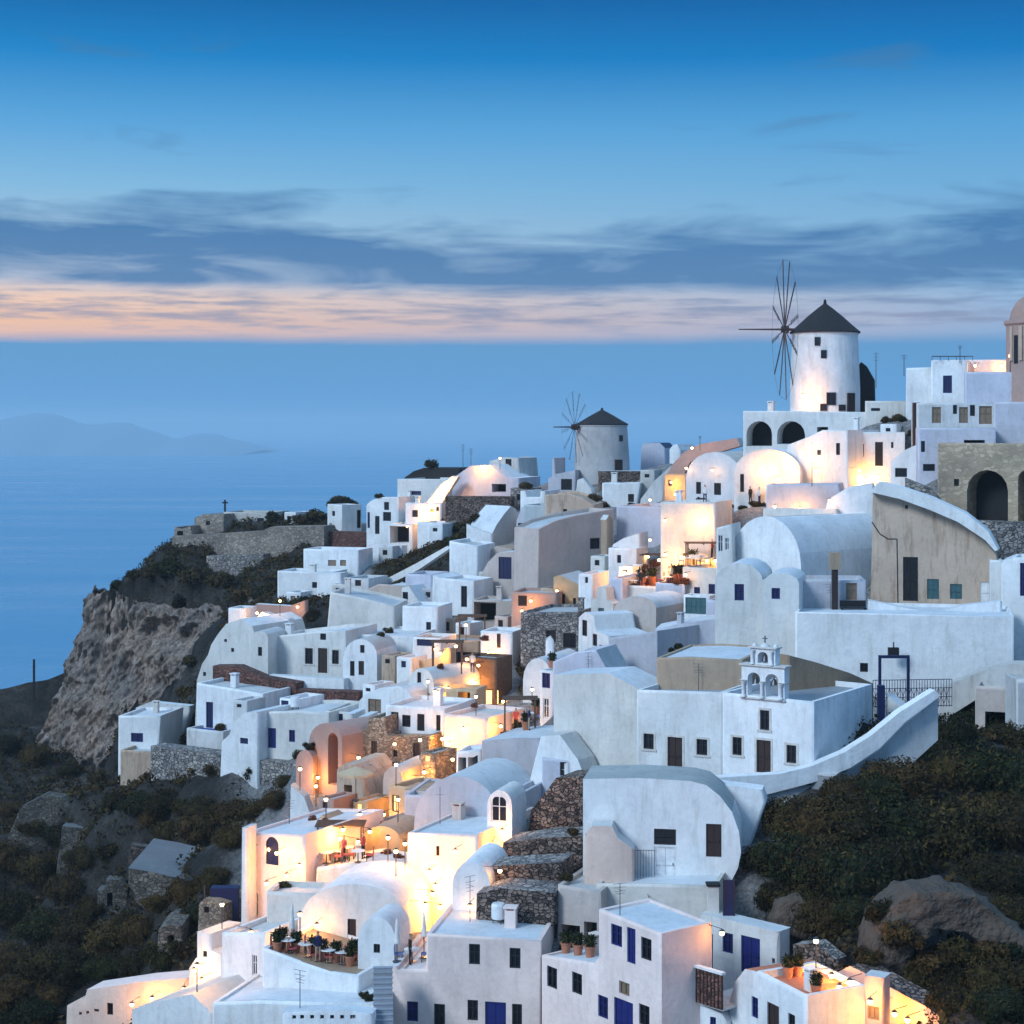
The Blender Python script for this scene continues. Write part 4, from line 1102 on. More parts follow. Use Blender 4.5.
def build_cliff():
    cols = CLIFF
    M = 32
    nU, nV = (len(cols) - 1) * M + 1, 130
    V = np.zeros((nV, nU, 3))
    for i in range(nU):
        k = min(i // M, len(cols) - 2)
        f = i / M - k
        c = [cols[k][j] * (1 - f) + cols[k + 1][j] * f for j in range(6)]
        T, B = W(c[0], c[1], c[2]), W(c[3], c[4], c[5])
        T.z += .6
        B.z -= 3
        for j in range(nV):
            t = j / (nV - 1)
            s = t ** .75
            h = B.lerp(T, s)
            h.z = B.z + (T.z - B.z) * t
            # recede less at mid height: a steep face
            V[j, i] = h
    from mathutils import noise
    for j in range(nV):
        for i in range(nU):
            p = Vector(V[j, i])
            n = noise.multi_fractal(Vector((p.x * .11, p.y * .11, p.z * .05)), 1., 2.1, 6) - 1
            n2 = abs(noise.noise(Vector((p.x * .35, p.y * .35, p.z * .16))))
            n3 = noise.noise(p * 1.1)
            e = min(1, j / 4) * min(1, (nV - 1 - j) / 5 + .35)
            rib = abs(noise.noise(Vector((p.x * .17 + 9, p.y * .17, p.z * .035))))
            crack = abs(noise.noise(Vector((p.x * .8, p.y * .8, p.z * .3))))
            led = noise.noise(Vector((p.x * .06, p.y * .06, p.z * .42)))
            V[j, i] += np.array((-.45, -.88, 0)) * ((n * 2.0 - rib * 4.0 - n2 * 2.0 + led * 1.3 + 1.5) * e + n3 * .4 - crack * 1.0 - abs(noise.noise(Vector((p.x * 1.9, p.y * 1.9, p.z * .6)))) * .9)
            V[j, i, 2] += (noise.noise(Vector((p.x * .15, p.y * .15, 3.))) * 2.2 + n3 * .5) * (j / nV) ** 3
    me = bpy.data.meshes.new('cliff')
    idx = np.arange(nU * nV).reshape(nV, nU)
    Q = np.stack([idx[:-1, :-1], idx[:-1, 1:], idx[1:, 1:], idx[1:, :-1]], -1).reshape(-1, 4)
    me.from_pydata(V.reshape(-1, 3).tolist(), [], Q.tolist())
    me.polygons.foreach_set('use_smooth', [True] * len(me.polygons))
    m, nt, b = newmat('cliffrock')
    L = nt.links.new
    P = objcoord(nt)
    mp = nd(nt, 'ShaderNodeMapping')
    mp.inputs['Scale'].default_value = (1, 1, .3)
    L(P, mp.inputs['Vector'])
    n1 = nd(nt, 'ShaderNodeTexNoise', i_Scale=.6, i_Detail=12., i_Roughness=.78)
    L(mp.outputs[0], n1.inputs['Vector'])
    n2 = nd(nt, 'ShaderNodeTexNoise', i_Scale=.12, i_Detail=5.)
    L(P, n2.inputs['Vector'])
    r = ramp(nt, [(.34, (.12, .10, .09)), (.43, (.38, .32, .27)), (.54, (.54, .46, .40)), (.66, (.72, .64, .58))], n1.outputs['Fac'])
    r2 = ramp(nt, [(.35, (.75, .76, .8)), (.6, (1.15, 1., .92))], n2.outputs['Fac'])
    L(mixc(nt, 1., r.outputs[0], r2.outputs[0], 'MULTIPLY'), b.inputs['Base Color'])
    b.inputs['Roughness'].default_value = .95
    bp = nd(nt, 'ShaderNodeBump', i_Strength=.9, i_Distance=.6)
    L(n1.outputs['Fac'], bp.inputs['Height'])
    bp.inputs['Distance'].default_value = 1.2
    mp2 = nd(nt, 'ShaderNodeMapping')
    mp2.inputs['Scale'].default_value = (1, 1, .45)
    L(P, mp2.inputs['Vector'])
    n5 = nd(nt, 'ShaderNodeTexNoise', i_Scale=2.4, i_Detail=8., i_Roughness=.8)
    L(mp2.outputs[0], n5.inputs['Vector'])
    r5 = ramp(nt, [(.38, (.35, .33, .32)), (.5, (.9, .9, .9)), (.62, (1.35, 1.32, 1.28))], n5.outputs['Fac'])
    L(mixc(nt, 1., b.inputs['Base Color'].links[0].from_socket, r5.outputs[0], 'MULTIPLY'), b.inputs['Base Color'])
    bp2 = nd(nt, 'ShaderNodeBump', i_Strength=1., i_Distance=.7)
    L(n5.outputs['Fac'], bp2.inputs['Height'])
    L(bp.outputs[0], bp2.inputs['Normal'])
    L(bp2.outputs[0], b.inputs['Normal'])
    me.materials.append(m)
    o = bpy.data.objects.new('cliff', me)
    link(o)
    tag(o, 'tall brown rock cliff of the headland above the sea', None, None, 'structure')


def build_sea():
    R = 24000
    mb = MB()
    xs = [-R, -6000, -1500, -300, 300, 1500, 6000, R]
    ys = [-2000, 0, 400, 1500, 6000, R]
    for i in range(len(xs) - 1):
        for j in range(len(ys) - 1):
            mb.face([(xs[i], ys[j], 0), (xs[i + 1], ys[j], 0), (xs[i + 1], ys[j + 1], 0), (xs[i], ys[j + 1], 0)], 'sea')
    m, nt, b = newmat('sea')
    L = nt.links.new
    P = objcoord(nt)
    mp = nd(nt, 'ShaderNodeMapping')
    mp.inputs['Scale'].default_value = (.0012, .006, .01)
    L(P, mp.inputs['Vector'])
    n1 = nd(nt, 'ShaderNodeTexNoise', i_Scale=1., i_Detail=6., i_Roughness=.6)
    L(mp.outputs[0], n1.inputs['Vector'])
    n2 = nd(nt, 'ShaderNodeTexNoise', i_Scale=.05, i_Detail=6., i_Roughness=.6)
    L(P, n2.inputs['Vector'])
    r = ramp(nt, [(.3, (.22, .22, .22)), (.7, (.42, .42, .42))], n1.outputs['Fac'])
    L(r.outputs[0], b.inputs['Roughness'])
    b.inputs['Base Color'].default_value = (.07, .26, .42, 1)
    b.inputs['IOR'].default_value = 1.33
    bp = nd(nt, 'ShaderNodeBump', i_Strength=.5, i_Distance=2.)
    L(n2.outputs['Fac'], bp.inputs['Height'])
    L(bp.outputs[0], b.inputs['Normal'])
    o = mb.build('sea', smooth=30)
    tag(o, 'calm blue evening sea', None, None, 'structure')


def build_islands():
    """faint islands on the horizon"""
    mb = MB()
    flat('island', (.20, .26, .34), .9)  # pale blue base: extra distance haze put into the colour
    for (xa, xb, D, h, seed) in ((-3700, -1250, 9000, 225, 1),):
        n = 60
        r = np.random.default_rng(seed)
        prof = np.interp(np.linspace(0, 1, n), np.linspace(0, 1, 12), r.random(12) * .6 + .4) * np.sin(np.linspace(0, math.pi, n)) ** .6
        prof += np.interp(np.linspace(0, 1, n), np.linspace(0, 1, 30), r.random(30) * .08)
        for i in range(n - 1):
            x0, x1 = xa + (xb - xa) * i / (n - 1), xa + (xb - xa) * (i + 1) / (n - 1)
            z0, z1 = prof[i] * h, prof[i + 1] * h
            mb.face([(x0, D - 900, -5), (x1, D - 900, -5), (x1, D, z1), (x0, D, z0)], 'island')
            mb.face([(x0, D, z0), (x1, D, z1), (x1, D + 900, -5), (x0, D + 900, -5)], 'island')
    o = mb.build('far_islands', smooth=60)
    tag(o, 'faint far island ridge', None, None, 'structure')


def scrub_cover():
    """low dry scrub nobody could count, over the wild slopes"""
    r = np.random.default_rng(21)
    n = 60000
    x = r.uniform(-110, 62, n)
    y = r.uniform(80, 262, n)
    i = ((y - GY0) / GS).astype(int)
    j = ((x - GX0) / GS).astype(int)
    z = ZZ[i, j]
    wl_ = wild[i, j]
    px = 512 + F * x / y
    py = HZ + (CH - z) * F / y
    nz_ = vnoise(x, y, 9., 40) + vnoise(x, y, 4., 41) * .6
    keep = (lush[i, j] & (nz_ > -.3)) | (wl_ > .5) & (px > -40) & (px < 1064) & (py < 1060) & (py > 420) & (nz_ > np.where(px > 700, -.1, np.where(py < 930, -.26, -.12)))
    print('tufts', keep.sum())
    x, y = x[keep][:13000], y[keep][:13000]
    V, Fc, Mi = [], [], []
    for a, b in zip(x, y):
        g = gz(a, b)
        s = r.uniform(.35, .95)
        mi = int(r.random() < .5)
        for _ in range(15):
            d = r.normal(size=3)
            d /= np.linalg.norm(d)
            c = np.array([a, b, g + .1]) + d * s * np.array([.8, .8, .5]) + (0, 0, s * .25)
            t = r.normal(size=3)
            t /= np.linalg.norm(t)
            u = np.cross(t, d)
            k = .2 * (.5 + r.random())
            q = len(V)
            V += [tuple(c - t * k * .5), tuple(c + u * k), tuple(c + t * k * .5), tuple(c - u * k)]
            Fc.append((q, q + 1, q + 2, q + 3))
            Mi.append(mi)
    me = bpy.data.meshes.new('ground_cover')
    me.from_pydata(V, [], Fc)
    me.materials.append(MAT['leaf_olive'])
    me.materials.append(MAT['leaf_brown'])
    me.polygons.foreach_set('material_index', Mi)
    o = bpy.data.objects.new('ground_cover', me)
    link(o)
    tag(o, 'low dry scrub covering the wild slopes', None, None, 'stuff')
# =================================================================== windmills, bell gable, church
def windmill(px, py, d, rb, rt, h, hc, rr, hub, bow, R, tilt, label, m='white', wins=(), lw=.07):
    base = W(px, py, d)
    zg = gz(base.x, base.y)
    root = empty('windmill', (base.x, base.y, base.z), 0, label, 'windmill')
    mb = MB()
    mb.lathe([(rb * 1.02, min(0, zg - base.z) - 1.5), (rb, 0), (rb * .96 + rt * .04, h * .3), ((rb + rt) / 2, h * .6), (rt, h - .25), (rt + .06, h - .22), (rt + .06, h), (rt - .4, h + .05)], 48, m)
    tower = mb.build('tower', root, smooth=35)
    mb = MB()
    prof = [(rr, h - .05), (rr + .05, h + .08), (rr * .78, h + hc * .26), (rr * .5, h + hc * .56), (rr * .22, h + hc * .83), (.18, h + hc * .98), (.12, h + hc * 1.12), (.01, h + hc * 1.14)]
    mb.lathe(prof, 40, 'thatch')
    n = 40
    me_roof = mb.build('cap_roof', root, smooth=40)
    # openings: small dark casements on the curved tower, found by their height and bearing
    for wx, wz, ww, wh, kind in wins:
        r = rb + (rt - rb) * wz / h
        a = math.asin(max(-1, min(1, wx / r)))
        M = Matrix.Rotation(a, 4, 'Z')
        fr = MB()
        yo = -r * 1.0
        isd = kind == 'door'
        for q in ((-ww / 2 - .08, wz - .06, -ww / 2, wz + wh + .08), (ww / 2, wz - .06, ww / 2 + .08, wz + wh + .08), (-ww / 2, wz + wh, ww / 2, wz + wh + .08), (-ww / 2, wz - .06, ww / 2, wz)):
            fr.box(q[0], yo - .10, q[1], q[2], yo + .25, q[3], 'frame_dark' if not isd else 'brown', M)
        fr.box(-.03, yo - .07, wz, .03, yo + .2, wz + wh, 'frame_dark', M)
        w = fr.build('window' if not isd else 'door', root)
        p = MB()
        p.box(-ww / 2, yo - .05, wz, ww / 2, yo + .3, wz + wh, 'glass' if not isd else 'brown', M)
        p.build('pane' if not isd else 'door_leaf', w)
    # wheel: axle, hub, twelve lattice spokes, bowsprit and stays
    hb = W(hub[0], hub[1], d) - base
    ax = Vector((-math.cos(tilt), -math.sin(tilt), 0))
    hubp = Vector((hb.x, -rt * .3 - (abs(hb.x)) * math.sin(tilt) * .6, hb.z))
    tip = hubp + ax * ((hub[0] - bow) / F * d / math.cos(tilt))
    mb = MB()
    mb.tube(Vector((0, 0, hb.z - .05)), hubp, .16, .14, 8, 'wood')
    mb.tube(hubp - ax * .4, hubp + ax * .35, .42, .34, 12, 'brown')
    mb.tube(hubp, tip, .11, .06, 8, 'wood')
    wheel = mb.build('wheel_shaft', root, smooth=40)
    side = Vector((-ax.y, ax.x, 0))
    rim = []
    for k in range(12):
        t = math.radians(30 * k + 7)
        dirv = side * math.cos(t) + Vector((0, 0, 1)) * math.sin(t)
        end = hubp + dirv * R
        rim.append(end)
        s = MB()
        s.tube(hubp, end, lw, lw * .55, 6, 'wood')
        perp = side * -math.sin(t) + Vector((0, 0, 1)) * math.cos(t)
        s.tube(hubp + dirv * R * .45 + perp * .18, hubp + dirv * R * .97 + perp * .18, lw * .45, n=5, mat='wood')
        for q in (.5, .62, .74, .86, .95):
            s.tube(hubp + dirv * R * q - perp * .22, hubp + dirv * R * q + perp * .32, lw * .4, n=4, mat='wood')
        s.build('spoke', root)
    w = MB()
    for k in range(12):
        w.tube(rim[k], rim[(k + 1) % 12], lw * .22, n=4, mat='metal')
    w.build('rigging', root)
    return root


def wl(px, py, d, bx, by):
    return (px - bx) / F * d, (by - py) / F * d


windmill(825, 412, 188, 3.62, 3.4, 8.25, 3.1, 3.62, (783, 330), 737, 7.4, math.radians(2.0), 'large white round windmill with a dark thatched cone roof and bare spoked wheel',
         wins=[(-1.32, 6.85, .42, .75, 'w'), (-.72, 5.55, .42, .7, 'w'), (.0, .75, .8, 1.15, 'w'), (-.75, .15, .55, .6, 'w'), (2.15, .1, .9, 1.75, 'door'), (1.15, .15, .6, .5, 'w')])
windmill(602, 475, 225, 3.45, 3.15, 6.3, 1.85, 3.25, (574, 427), 553, 4.5, math.radians(20), 'smaller grey stone windmill with a low dark cone roof on its own terrace', m='millgrey',
         wins=[(1.9, .0, .95, 1.9, 'door'), (2.2, 4.3, .4, .6, 'w')], lw=.032)


def bell_gable():
    A, B = W(721.5, 692.5, 114), W(813, 702, 110.5)
    e = Vector((B.x - A.x, B.y - A.y, 0)).normalized()
    Lh = math.hypot(B.x - A.x, B.y - A.y)
    s0 = Lh * (742 - 721.5) / (813 - 721.5) + .02
    o = A + e * s0
    z0 = A.z - .25
    root = empty('bell_gable', (o.x, o.y, z0), math.atan2(e.y, e.x), 'white two tier arcaded bell gable with columns on the chapel front wall', 'bell gable')
    mb = MB()
    Wd = 2.95
    D0, D1 = -.04, .62

    def tier(x0, x1, z0, z1, holes):
        O = [(x0, z0), (x0, z1), (x1, z1), (x1, z0)]
        facepanel(mb, O, holes, lambda s, v, z: (s, D0, z), 'clean')
        facepanel(mb, O, holes, lambda s, v, z: (s, D1, z), 'clean')
        for i in range(4):
            (a, b), (c, d_) = O[i], O[(i + 1) % 4]
            mb.face([(a, D0, b), (c, D0, d_), (c, D1, d_), (a, D1, b)], 'clean')
        for h in holes:
            for i in range(len(h)):
                (a, b), (c, d_) = h[i], h[(i + 1) % len(h)]
                mb.face([(a, D0, b), (c, D0, d_), (c, D1, d_), (a, D1, b)], 'clean')

    def ah(x0, x1, z0, z1):
        r = (x1 - x0) / 2
        return [(x0, z0)] + [((x0 + x1) / 2 - r * math.cos(math.pi * k / 8), z1 - r + r * math.sin(math.pi * k / 8)) for k in range(9)] + [(x1, z0)]
    tier(0, Wd, 0, 2.42, [ah(.42, 1.28, .28, 1.95), ah(1.66, 2.52, .28, 1.95)])
    tier(.62, 2.33, 2.56, 3.72, [ah(1.12, 1.82, 2.66, 3.48)])
    b = mb.build('gable_wall', root)
    c = MB()
    for x0, x1, z, h in ((-.12, Wd + .12, 2.42, .13), (-.08, Wd + .08, 1.32, .07), (.5, 2.45, 3.72, .11), (-.08, Wd + .08, .06, .1)):
        if z == 1.32:
            c.box(-.08, D0 - .1, z, .40, D1 + .1, z + h, 'frame_stone')
            c.box(1.30, D0 - .1, z, 1.64, D1 + .1, z + h, 'frame_stone')
            c.box(2.54, D0 - .1, z, Wd + .08, D1 + .1, z + h, 'frame_stone')
        else:
            c.box(x0, D0 - .14, z, x1, D1 + .14, z + h, 'frame_stone')
    c.build('cornice', root, bevel=.02)
    for x in (.2, 1.47, 2.74):
        k = MB()
        k.lathe([(.17, .17), (.17, .3), (.11, .34), (.10, 1.15), (.17, 1.25), (.17, 1.31)], 12, 'frame_white', (x, D0 - .14))
        k.build('column', root, smooth=40)
    for x in (.82, 2.12):
        k = MB()
        k.lathe([(.14, 2.58), (.09, 2.65), (.08, 3.4), (.14, 3.5), (.14, 3.6)], 12, 'frame_white', (x, D0 - .12))
        k.build('column', root, smooth=40)
    for x, z in ((.85, 1.18), (2.09, 1.18), (1.47, 2.85)):
        k = MB()
        k.lathe([(.24, z - .05), (.21, z + .02), (.15, z + .2), (.12, z + .32), (.04, z + .38), (.02, z + .62)], 14, 'metal', (x, .29))
        k.build('bell', root, smooth=50)
    k = MB()
    k.lathe([(.3, 3.83), (.26, 3.95), (.12, 4.05), (.02, 4.1)], 12, 'clean', (1.47, .29))
    for x in (.75, 2.2):
        k.lathe([(.16, 3.83), (.13, 3.98), (.02, 4.08)], 10, 'clean', (x, .29))
    k.build('finial', root, smooth=40)
    root.scale = (1, 1, .87)
    k = MB()
    k.box(1.44, .26, 4.08, 1.50, .32, 4.6, 'metal')
    k.box(1.30, .265, 4.38, 1.64, .315, 4.44, 'metal')
    k.build('cross', root)


bell_gable()


def dome_church():
    d = 168
    b = W(1038, 404, d)
    root = empty('church_tower', tuple(b), 0, 'round pink stone church tower with a small dome cut by the right border', 'church')
    u = d / F
    mb = MB()
    r = 31 * u
    mb.lathe([(r, -3), (r, 78 * u), (r + .2, 80 * u), (r + .2, 83 * u), (r - .3, 84 * u)], 32, 'rose')
    mb.build('drum', root, smooth=30)
    mb = MB()
    mb.lathe([(r - .3, 84 * u)] + [((r - .35) * math.cos(a), 84 * u + (r - .2) * .95 * math.sin(a)) for a in [math.pi / 2 * k / 10 for k in range(1, 10)]] + [(.1, 84 * u + r * .95)], 32, 'rose')
    mb.build('dome', root, smooth=60)
    for k in range(8):
        a = math.radians(200 + 22.5 * k * 1.0)
        mb = MB()
        M = Matrix.Rotation(a, 4, 'Z')
        mb.box(r - .1, -.18, 4, r + .14, .18, 77 * u, 'beige', M)
        mb.build('pilaster', root)
        if k < 7:
            mb = MB()
            M = Matrix.Rotation(a + math.radians(11.25), 4, 'Z')
            mb.box(r - .1, -.22, 40 * u, r + .05, .22, 68 * u, 'glass', M)
            mb.build('window', root)


dome_church()

# =================================================================== plants
def leafmesh(name, blobs, nleaf, size, mats, seed, stems=None):
    r = np.random.default_rng(seed)
    V, Fc, Mi = [], [], []
    tot = sum(b[3] ** 2 for b in blobs)
    for (bx, by, bz, br) in blobs:
        n = int(nleaf * br * br / tot)
        dirs = r.normal(size=(n, 3))
        dirs /= np.linalg.norm(dirs, axis=1)[:, None]
        rad = br * (.62 + .45 * r.random(n) ** .6)
        C = np.array([bx, by, bz]) + dirs * rad[:, None] * np.array([1, 1, .9])
        for c, dv in zip(C, dirs):
            if c[2] < .02:
                continue
            t = r.normal(size=3) + dv * .4
            a = np.cross(dv + .5 * r.normal(size=3), t)
            a /= np.linalg.norm(a) + 1e-9
            b = np.cross(a, dv + .7 * r.normal(size=3))
            b /= np.linalg.norm(b) + 1e-9
            s = size * (.6 + .8 * r.random())
            i = len(V)
            V += [tuple(c - a * s * .35), tuple(c + b * s), tuple(c + a * s * .35), tuple(c - b * s * .8)]
            Fc.append((i, i + 1, i + 2, i + 3))
            Mi.append(0 if r.random() < .75 else 1)
    # shaded inner mass of twigs
    for (bx, by, bz, br) in blobs:
        q = br * .66
        i = len(V)
        for j in range(5):
            ph = math.pi * (j + .5) / 5 - math.pi / 2
            for k in range(8):
                th = 2 * math.pi * k / 8
                V.append((bx + q * math.cos(ph) * math.cos(th), by + q * math.cos(ph) * math.sin(th), max(0, bz + q * math.sin(ph) * .9)))
        for j in range(4):
            for k in range(8):
                Fc.append((i + j * 8 + k, i + j * 8 + (k + 1) % 8, i + (j + 1) * 8 + (k + 1) % 8, i + (j + 1) * 8 + k))
                Mi.append(0)
        Fc.append(tuple(i + 32 + k for k in range(8)))
        Mi.append(0)
    me = bpy.data.meshes.new(name)
    me.from_pydata(V, [], Fc)
    for m in mats:
        me.materials.append(MAT[m])
    me.polygons.foreach_set('material_index', Mi)
    return me


def blobs(r, n, seed, flatf=.6):
    q = random.Random(seed)
    out = [(0, 0, r * .42, r * .62)]
    for _ in range(n):
        a = q.random() * 6.28
        k = r * (.35 + .4 * q.random())
        out.append((k * math.cos(a), k * math.sin(a), r * flatf * (.25 + .75 * q.random()), r * (.22 + .22 * q.random())))
    return out


LEAF = {'big': [], 'small': []}
for i, mt in enumerate((('leaf', 'leaf_olive'), ('leaf_olive', 'leaf_brown'), ('leaf_brown', 'leaf_olive'), ('leaf_green', 'leaf_olive'))):
    LEAF['big'].append(leafmesh('bush_foliage', [(0, 0, .3, .78)] + blobs(1, 7, i + 3, .62)[1:], 6200, .056, mt, i))
    LEAF['small'].append(leafmesh('bush_foliage', blobs(1, 6, i + 30, .7), 1000, .13, mt, i + 9))
LEAF['red'] = [leafmesh('bush_foliage', blobs(1, 6, 71, .9), 800, .14, ('leaf_red', 'leaf_brown'), 6)]
LEAF['warm'] = [leafmesh('bush_foliage', blobs(1, 6, 77, .9), 900, .13, ('leaf_warm', 'leaf_brown'), 5)]
STEM = MB()
for k in range(7):
    a = k * .9
    STEM.tube((0, 0, -.25), (.35 * math.cos(a), .35 * math.sin(a), .5), .05, .02, 5, 'wood')
    STEM.tube((.35 * math.cos(a), .35 * math.sin(a), .5), (.55 * math.cos(a + .4), .55 * math.sin(a + .4), .8), .02, .008, 4, 'wood')
STEM = STEM.mesh('bush_stems')
ORD = ['first', 'second', 'third', 'fourth', 'fifth', 'sixth', 'seventh', 'eighth', 'ninth', 'tenth', 'eleventh', 'twelfth']


def shrub(p, r, label, group, var=0, kind=None, name='shrub', cat='shrub', hz=1.):
    kind = kind or ('big' if r > 1.1 else 'small')
    root = empty(name, tuple(p), random.random() * 6.28, label, cat, group)
    L = LEAF[kind]
    f = bpy.data.objects.new('foliage', L[var % len(L)])
    link(f, root)
    f.scale = (r, r, r * hz)
    if kind == 'big':
        s = bpy.data.objects.new('branches', STEM)
        link(s, root)
        s.scale = (r, r, r * hz)
    return root


LATER, LAMPS = [], []


def row(pts, adj, where, group, depth=None, kind=None, var=None, late=None):
    """shrubs of one stretch, listed left to right"""
    pts = sorted(pts)
    n = len(pts)
    if depth and not late:
        LATER.append((pts, adj, where, group, depth, kind, var))
        return
    for i, q in enumerate(pts):
        px, py, r = q[:3]
        p = hit(px, py)
        if depth:
            p = surf(late, px, py)
            if p is None or abs(p.y - depth) > 9:
                p = W(px, py, depth)
        if p is None:
            print('MISS', px, py)
            continue
        if not depth:
            p = Vector((p.x, p.y, gz(p.x, p.y)))
        rm = r / F * p.y * (1.45 if 'slope on' in group else 1.2 if ('lower left' in group or 'retaining' in group) else 1.0)
        p = Vector(p) - Vector((0, 0, rm * .12))
        w = adj[i % len(adj)]
        lab = f'{w} bush, {ORD[i]} from the left {where}' if n > 1 else f'{w} bush {where}'
        shrub(p, rm, lab, group, (var if var is not None else i * 7 + int(px)) % 4, kind, hz=.8 + .35 * random.random())


# dark slope on the right
GR = 'shrubs covering the steep slope on the right'
row([(968, 722, 24), (985, 735, 22), (1016, 745, 24), (948, 742, 24)], ['tall dark green', 'dense dark'], 'in the top row under the bank wall', GR)
row([(846, 800, 22), (872, 800, 24), (904, 792, 28), (940, 778, 32), (975, 785, 30), (1012, 790, 30)], ['dark olive', 'rounded dark'], 'in the second row of the right slope', GR)
row([(789, 832, 24), (815, 836, 28), (850, 835, 36), (890, 838, 36), (940, 846, 44), (982, 838, 32), (1020, 842, 34)], ['brown green', 'broad dome shaped'], 'in the middle row of the right slope', GR)
row([(768, 872, 22), (792, 880, 30), (824, 882, 34), (858, 886, 34), (892, 880, 30), (1010, 892, 26), (985, 880, 24)], ['ragged dark', 'loose brown'], 'in the lower row above the cave', GR)
row([(780, 918, 20), (806, 925, 24), (832, 930, 24), (858, 925, 22), (1016, 925, 24)], ['low spiky', 'thin dry'], 'in the row above the rubble wall', GR)
row([(900, 985, 20), (926, 992, 24), (955, 990, 24), (985, 995, 26), (1015, 992, 26), (950, 1015, 22), (1000, 1020, 24)], ['orange brown', 'dull green'], 'in the bottom row under the cave mouth', GR)
# headland scrub
GH = 'low scrub on the headland'
row([(100, 600, 7), (116, 596, 9), (134, 588, 10), (152, 576, 11), (168, 566, 11), (176, 556, 9)], ['low black green', 'wind cut'], 'along the cliff edge skyline', GH, kind='small')
row([(150, 598, 15), (172, 594, 17), (196, 600, 18), (220, 600, 16), (242, 603, 14), (264, 596, 13), (286, 590, 11)], ['reddish brown', 'dark brown'], 'on the ledge below the castle wall', GH, kind='small')
row([(180, 622, 12), (205, 626, 12), (228, 632, 9), (258, 600, 10), (285, 618, 13), (300, 606, 12), (312, 620, 12)], ['dense dark', 'small brown'], 'around the yellow lit garden wall', GH, kind='small')
row([(132, 692, 12), (152, 688, 14), (172, 676, 15), (190, 664, 12), (160, 660, 13), (185, 696, 11)], ['shaggy dark', 'flat topped'], 'in the gully beside the cliff face', GH, kind='small')
# below the villas
GV = 'bushes under the villa retaining wall'
row([(116, 806, 15), (140, 812, 19), (166, 816, 22), (196, 818, 22), (226, 820, 20), (254, 816, 20), (276, 808, 16)], ['black green', 'thick dark'], 'in the shade below the villa retaining wall', GV)
row([(170, 838, 18), (200, 842, 20), (232, 844, 18), (150, 834, 14)], ['dusky', 'low dark'], 'just above the field wall', GV)
row([(158, 770, 9), (218, 774, 13), (284, 786, 12), (250, 780, 8)], ['olive brown', 'round'], 'against the ruddy rubble wall', GV)
# left slope
GL = 'scrub on the lower left hillside'
row([(8, 752, 14), (34, 762, 16), (70, 776, 12), (100, 786, 12)], ['dark matted', 'small black'], 'at the foot of the cliff', GL)
row([(6, 816, 14), (34, 832, 18), (62, 850, 18), (84, 868, 18), (108, 862, 10)], ['brownish', 'dark green'], 'around the crumbling terrace wall', GL)
row([(10, 866, 20), (38, 884, 22), (68, 898, 24), (92, 926, 20), (128, 926, 16), (158, 912, 16), (184, 900, 18), (212, 890, 18)], ['dark rounded', 'brown green'], 'in the row beside the little ruins', GL)
row([(12, 920, 24), (44, 934, 26), (76, 944, 26), (108, 952, 26), (138, 944, 20), (196, 926, 16)], ['large dusky', 'broad dark'], 'in the middle of the left slope', GL)
row([(10, 968, 26), (42, 980, 28), (74, 984, 26), (106, 978, 22), (136, 972, 20), (164, 966, 20), (186, 955, 14)], ['loose dark green', 'big brown'], 'above the long pinkish garden wall', GL)
row([(6, 1012, 26), (32, 1022, 26), (52, 1008, 16)], ['dark', 'brown'], 'in the bottom left corner', GL)
# among the houses
GB = 'shrubs between the houses'
row([(388, 580, 6), (399, 575, 7), (410, 569, 7), (421, 562, 7), (432, 555, 7), (443, 547, 6), (374, 586, 6)], ['dark', 'dusty'], 'in the diagonal hedge above the white rim wall', GB, depth=200, kind='small')
row([(271, 520, 10), (284, 517, 11), (300, 520, 12), (316, 518, 12), (338, 506, 14), (350, 506, 9)], ['black round', 'tall black'], 'behind the castle cottage', GB, depth=254, kind='small')
row([(447, 528, 9), (460, 534, 9), (452, 545, 10), (474, 520, 7), (459, 516, 9)], ['dark', 'dense'], 'beside the pinkish stair wall', GB, depth=212, kind='small')
row([(594, 500, 9), (604, 506, 7), (525, 488, 9), (633, 503, 5)], ['dark green', 'small'], 'under the small mill', GB, depth=212.5, kind='small')
row([(380, 500, 7), (424, 470, 3)], ['grey leaved', 'tiny'], 'on the roof edge at the village end', GB, depth=229, kind='small')
row([(222, 716, 8), (234, 714, 9), (247, 709, 8)], ['dark leafy', 'green'], 'in the courtyard of the lower villa', GB, depth=158.5, kind='small')
row([(299, 750, 8), (309, 749, 7)], ['low green', 'dark'], 'beside the pink half vault', GB, depth=148, kind='small')
row([(275, 673, 6), (285, 674, 6)], ['dark', 'grey green'], 'at the white villa wall', GB, depth=168, kind='small')
row([(381, 636, 5), (389, 633, 6)], ['black', 'dark'], 'on the blue villa roof', GB, depth=173, kind='small')
row([(535, 655, 10), (550, 668, 10), (560, 660, 8), (521, 676, 10), (530, 690, 8)], ['black green', 'dense'], 'in the dark hollow of the village centre', GB, depth=155.5, kind='small')
row([(672, 652, 6), (680, 649, 6)], ['dark trailing', 'small dark'], 'before the plain lilac wall', GB, depth=134, kind='small')
row([(875, 410, 7), (885, 408, 6), (896, 409, 7), (906, 414, 6)], ['black', 'dark ragged'], 'behind the house right of the large windmill', GB, depth=184, kind='small')
row([(905, 440, 6), (911, 436, 6)], ['dark', 'black'], 'beside the red brown post', GB, depth=168, kind='small')
row([(749, 412, 3), (762, 413, 4)], ['dark', 'small dark'], 'on the arcade roof', GB, depth=181, kind='small')
row([(700, 502, 6), (716, 506, 7), (728, 507, 7), (742, 505, 6), (756, 500, 7), (764, 492, 6), (771, 486, 5)], ['dark leafy', 'small black'], 'on the terrace below the barrel roofs', GB, depth=176, kind='small')
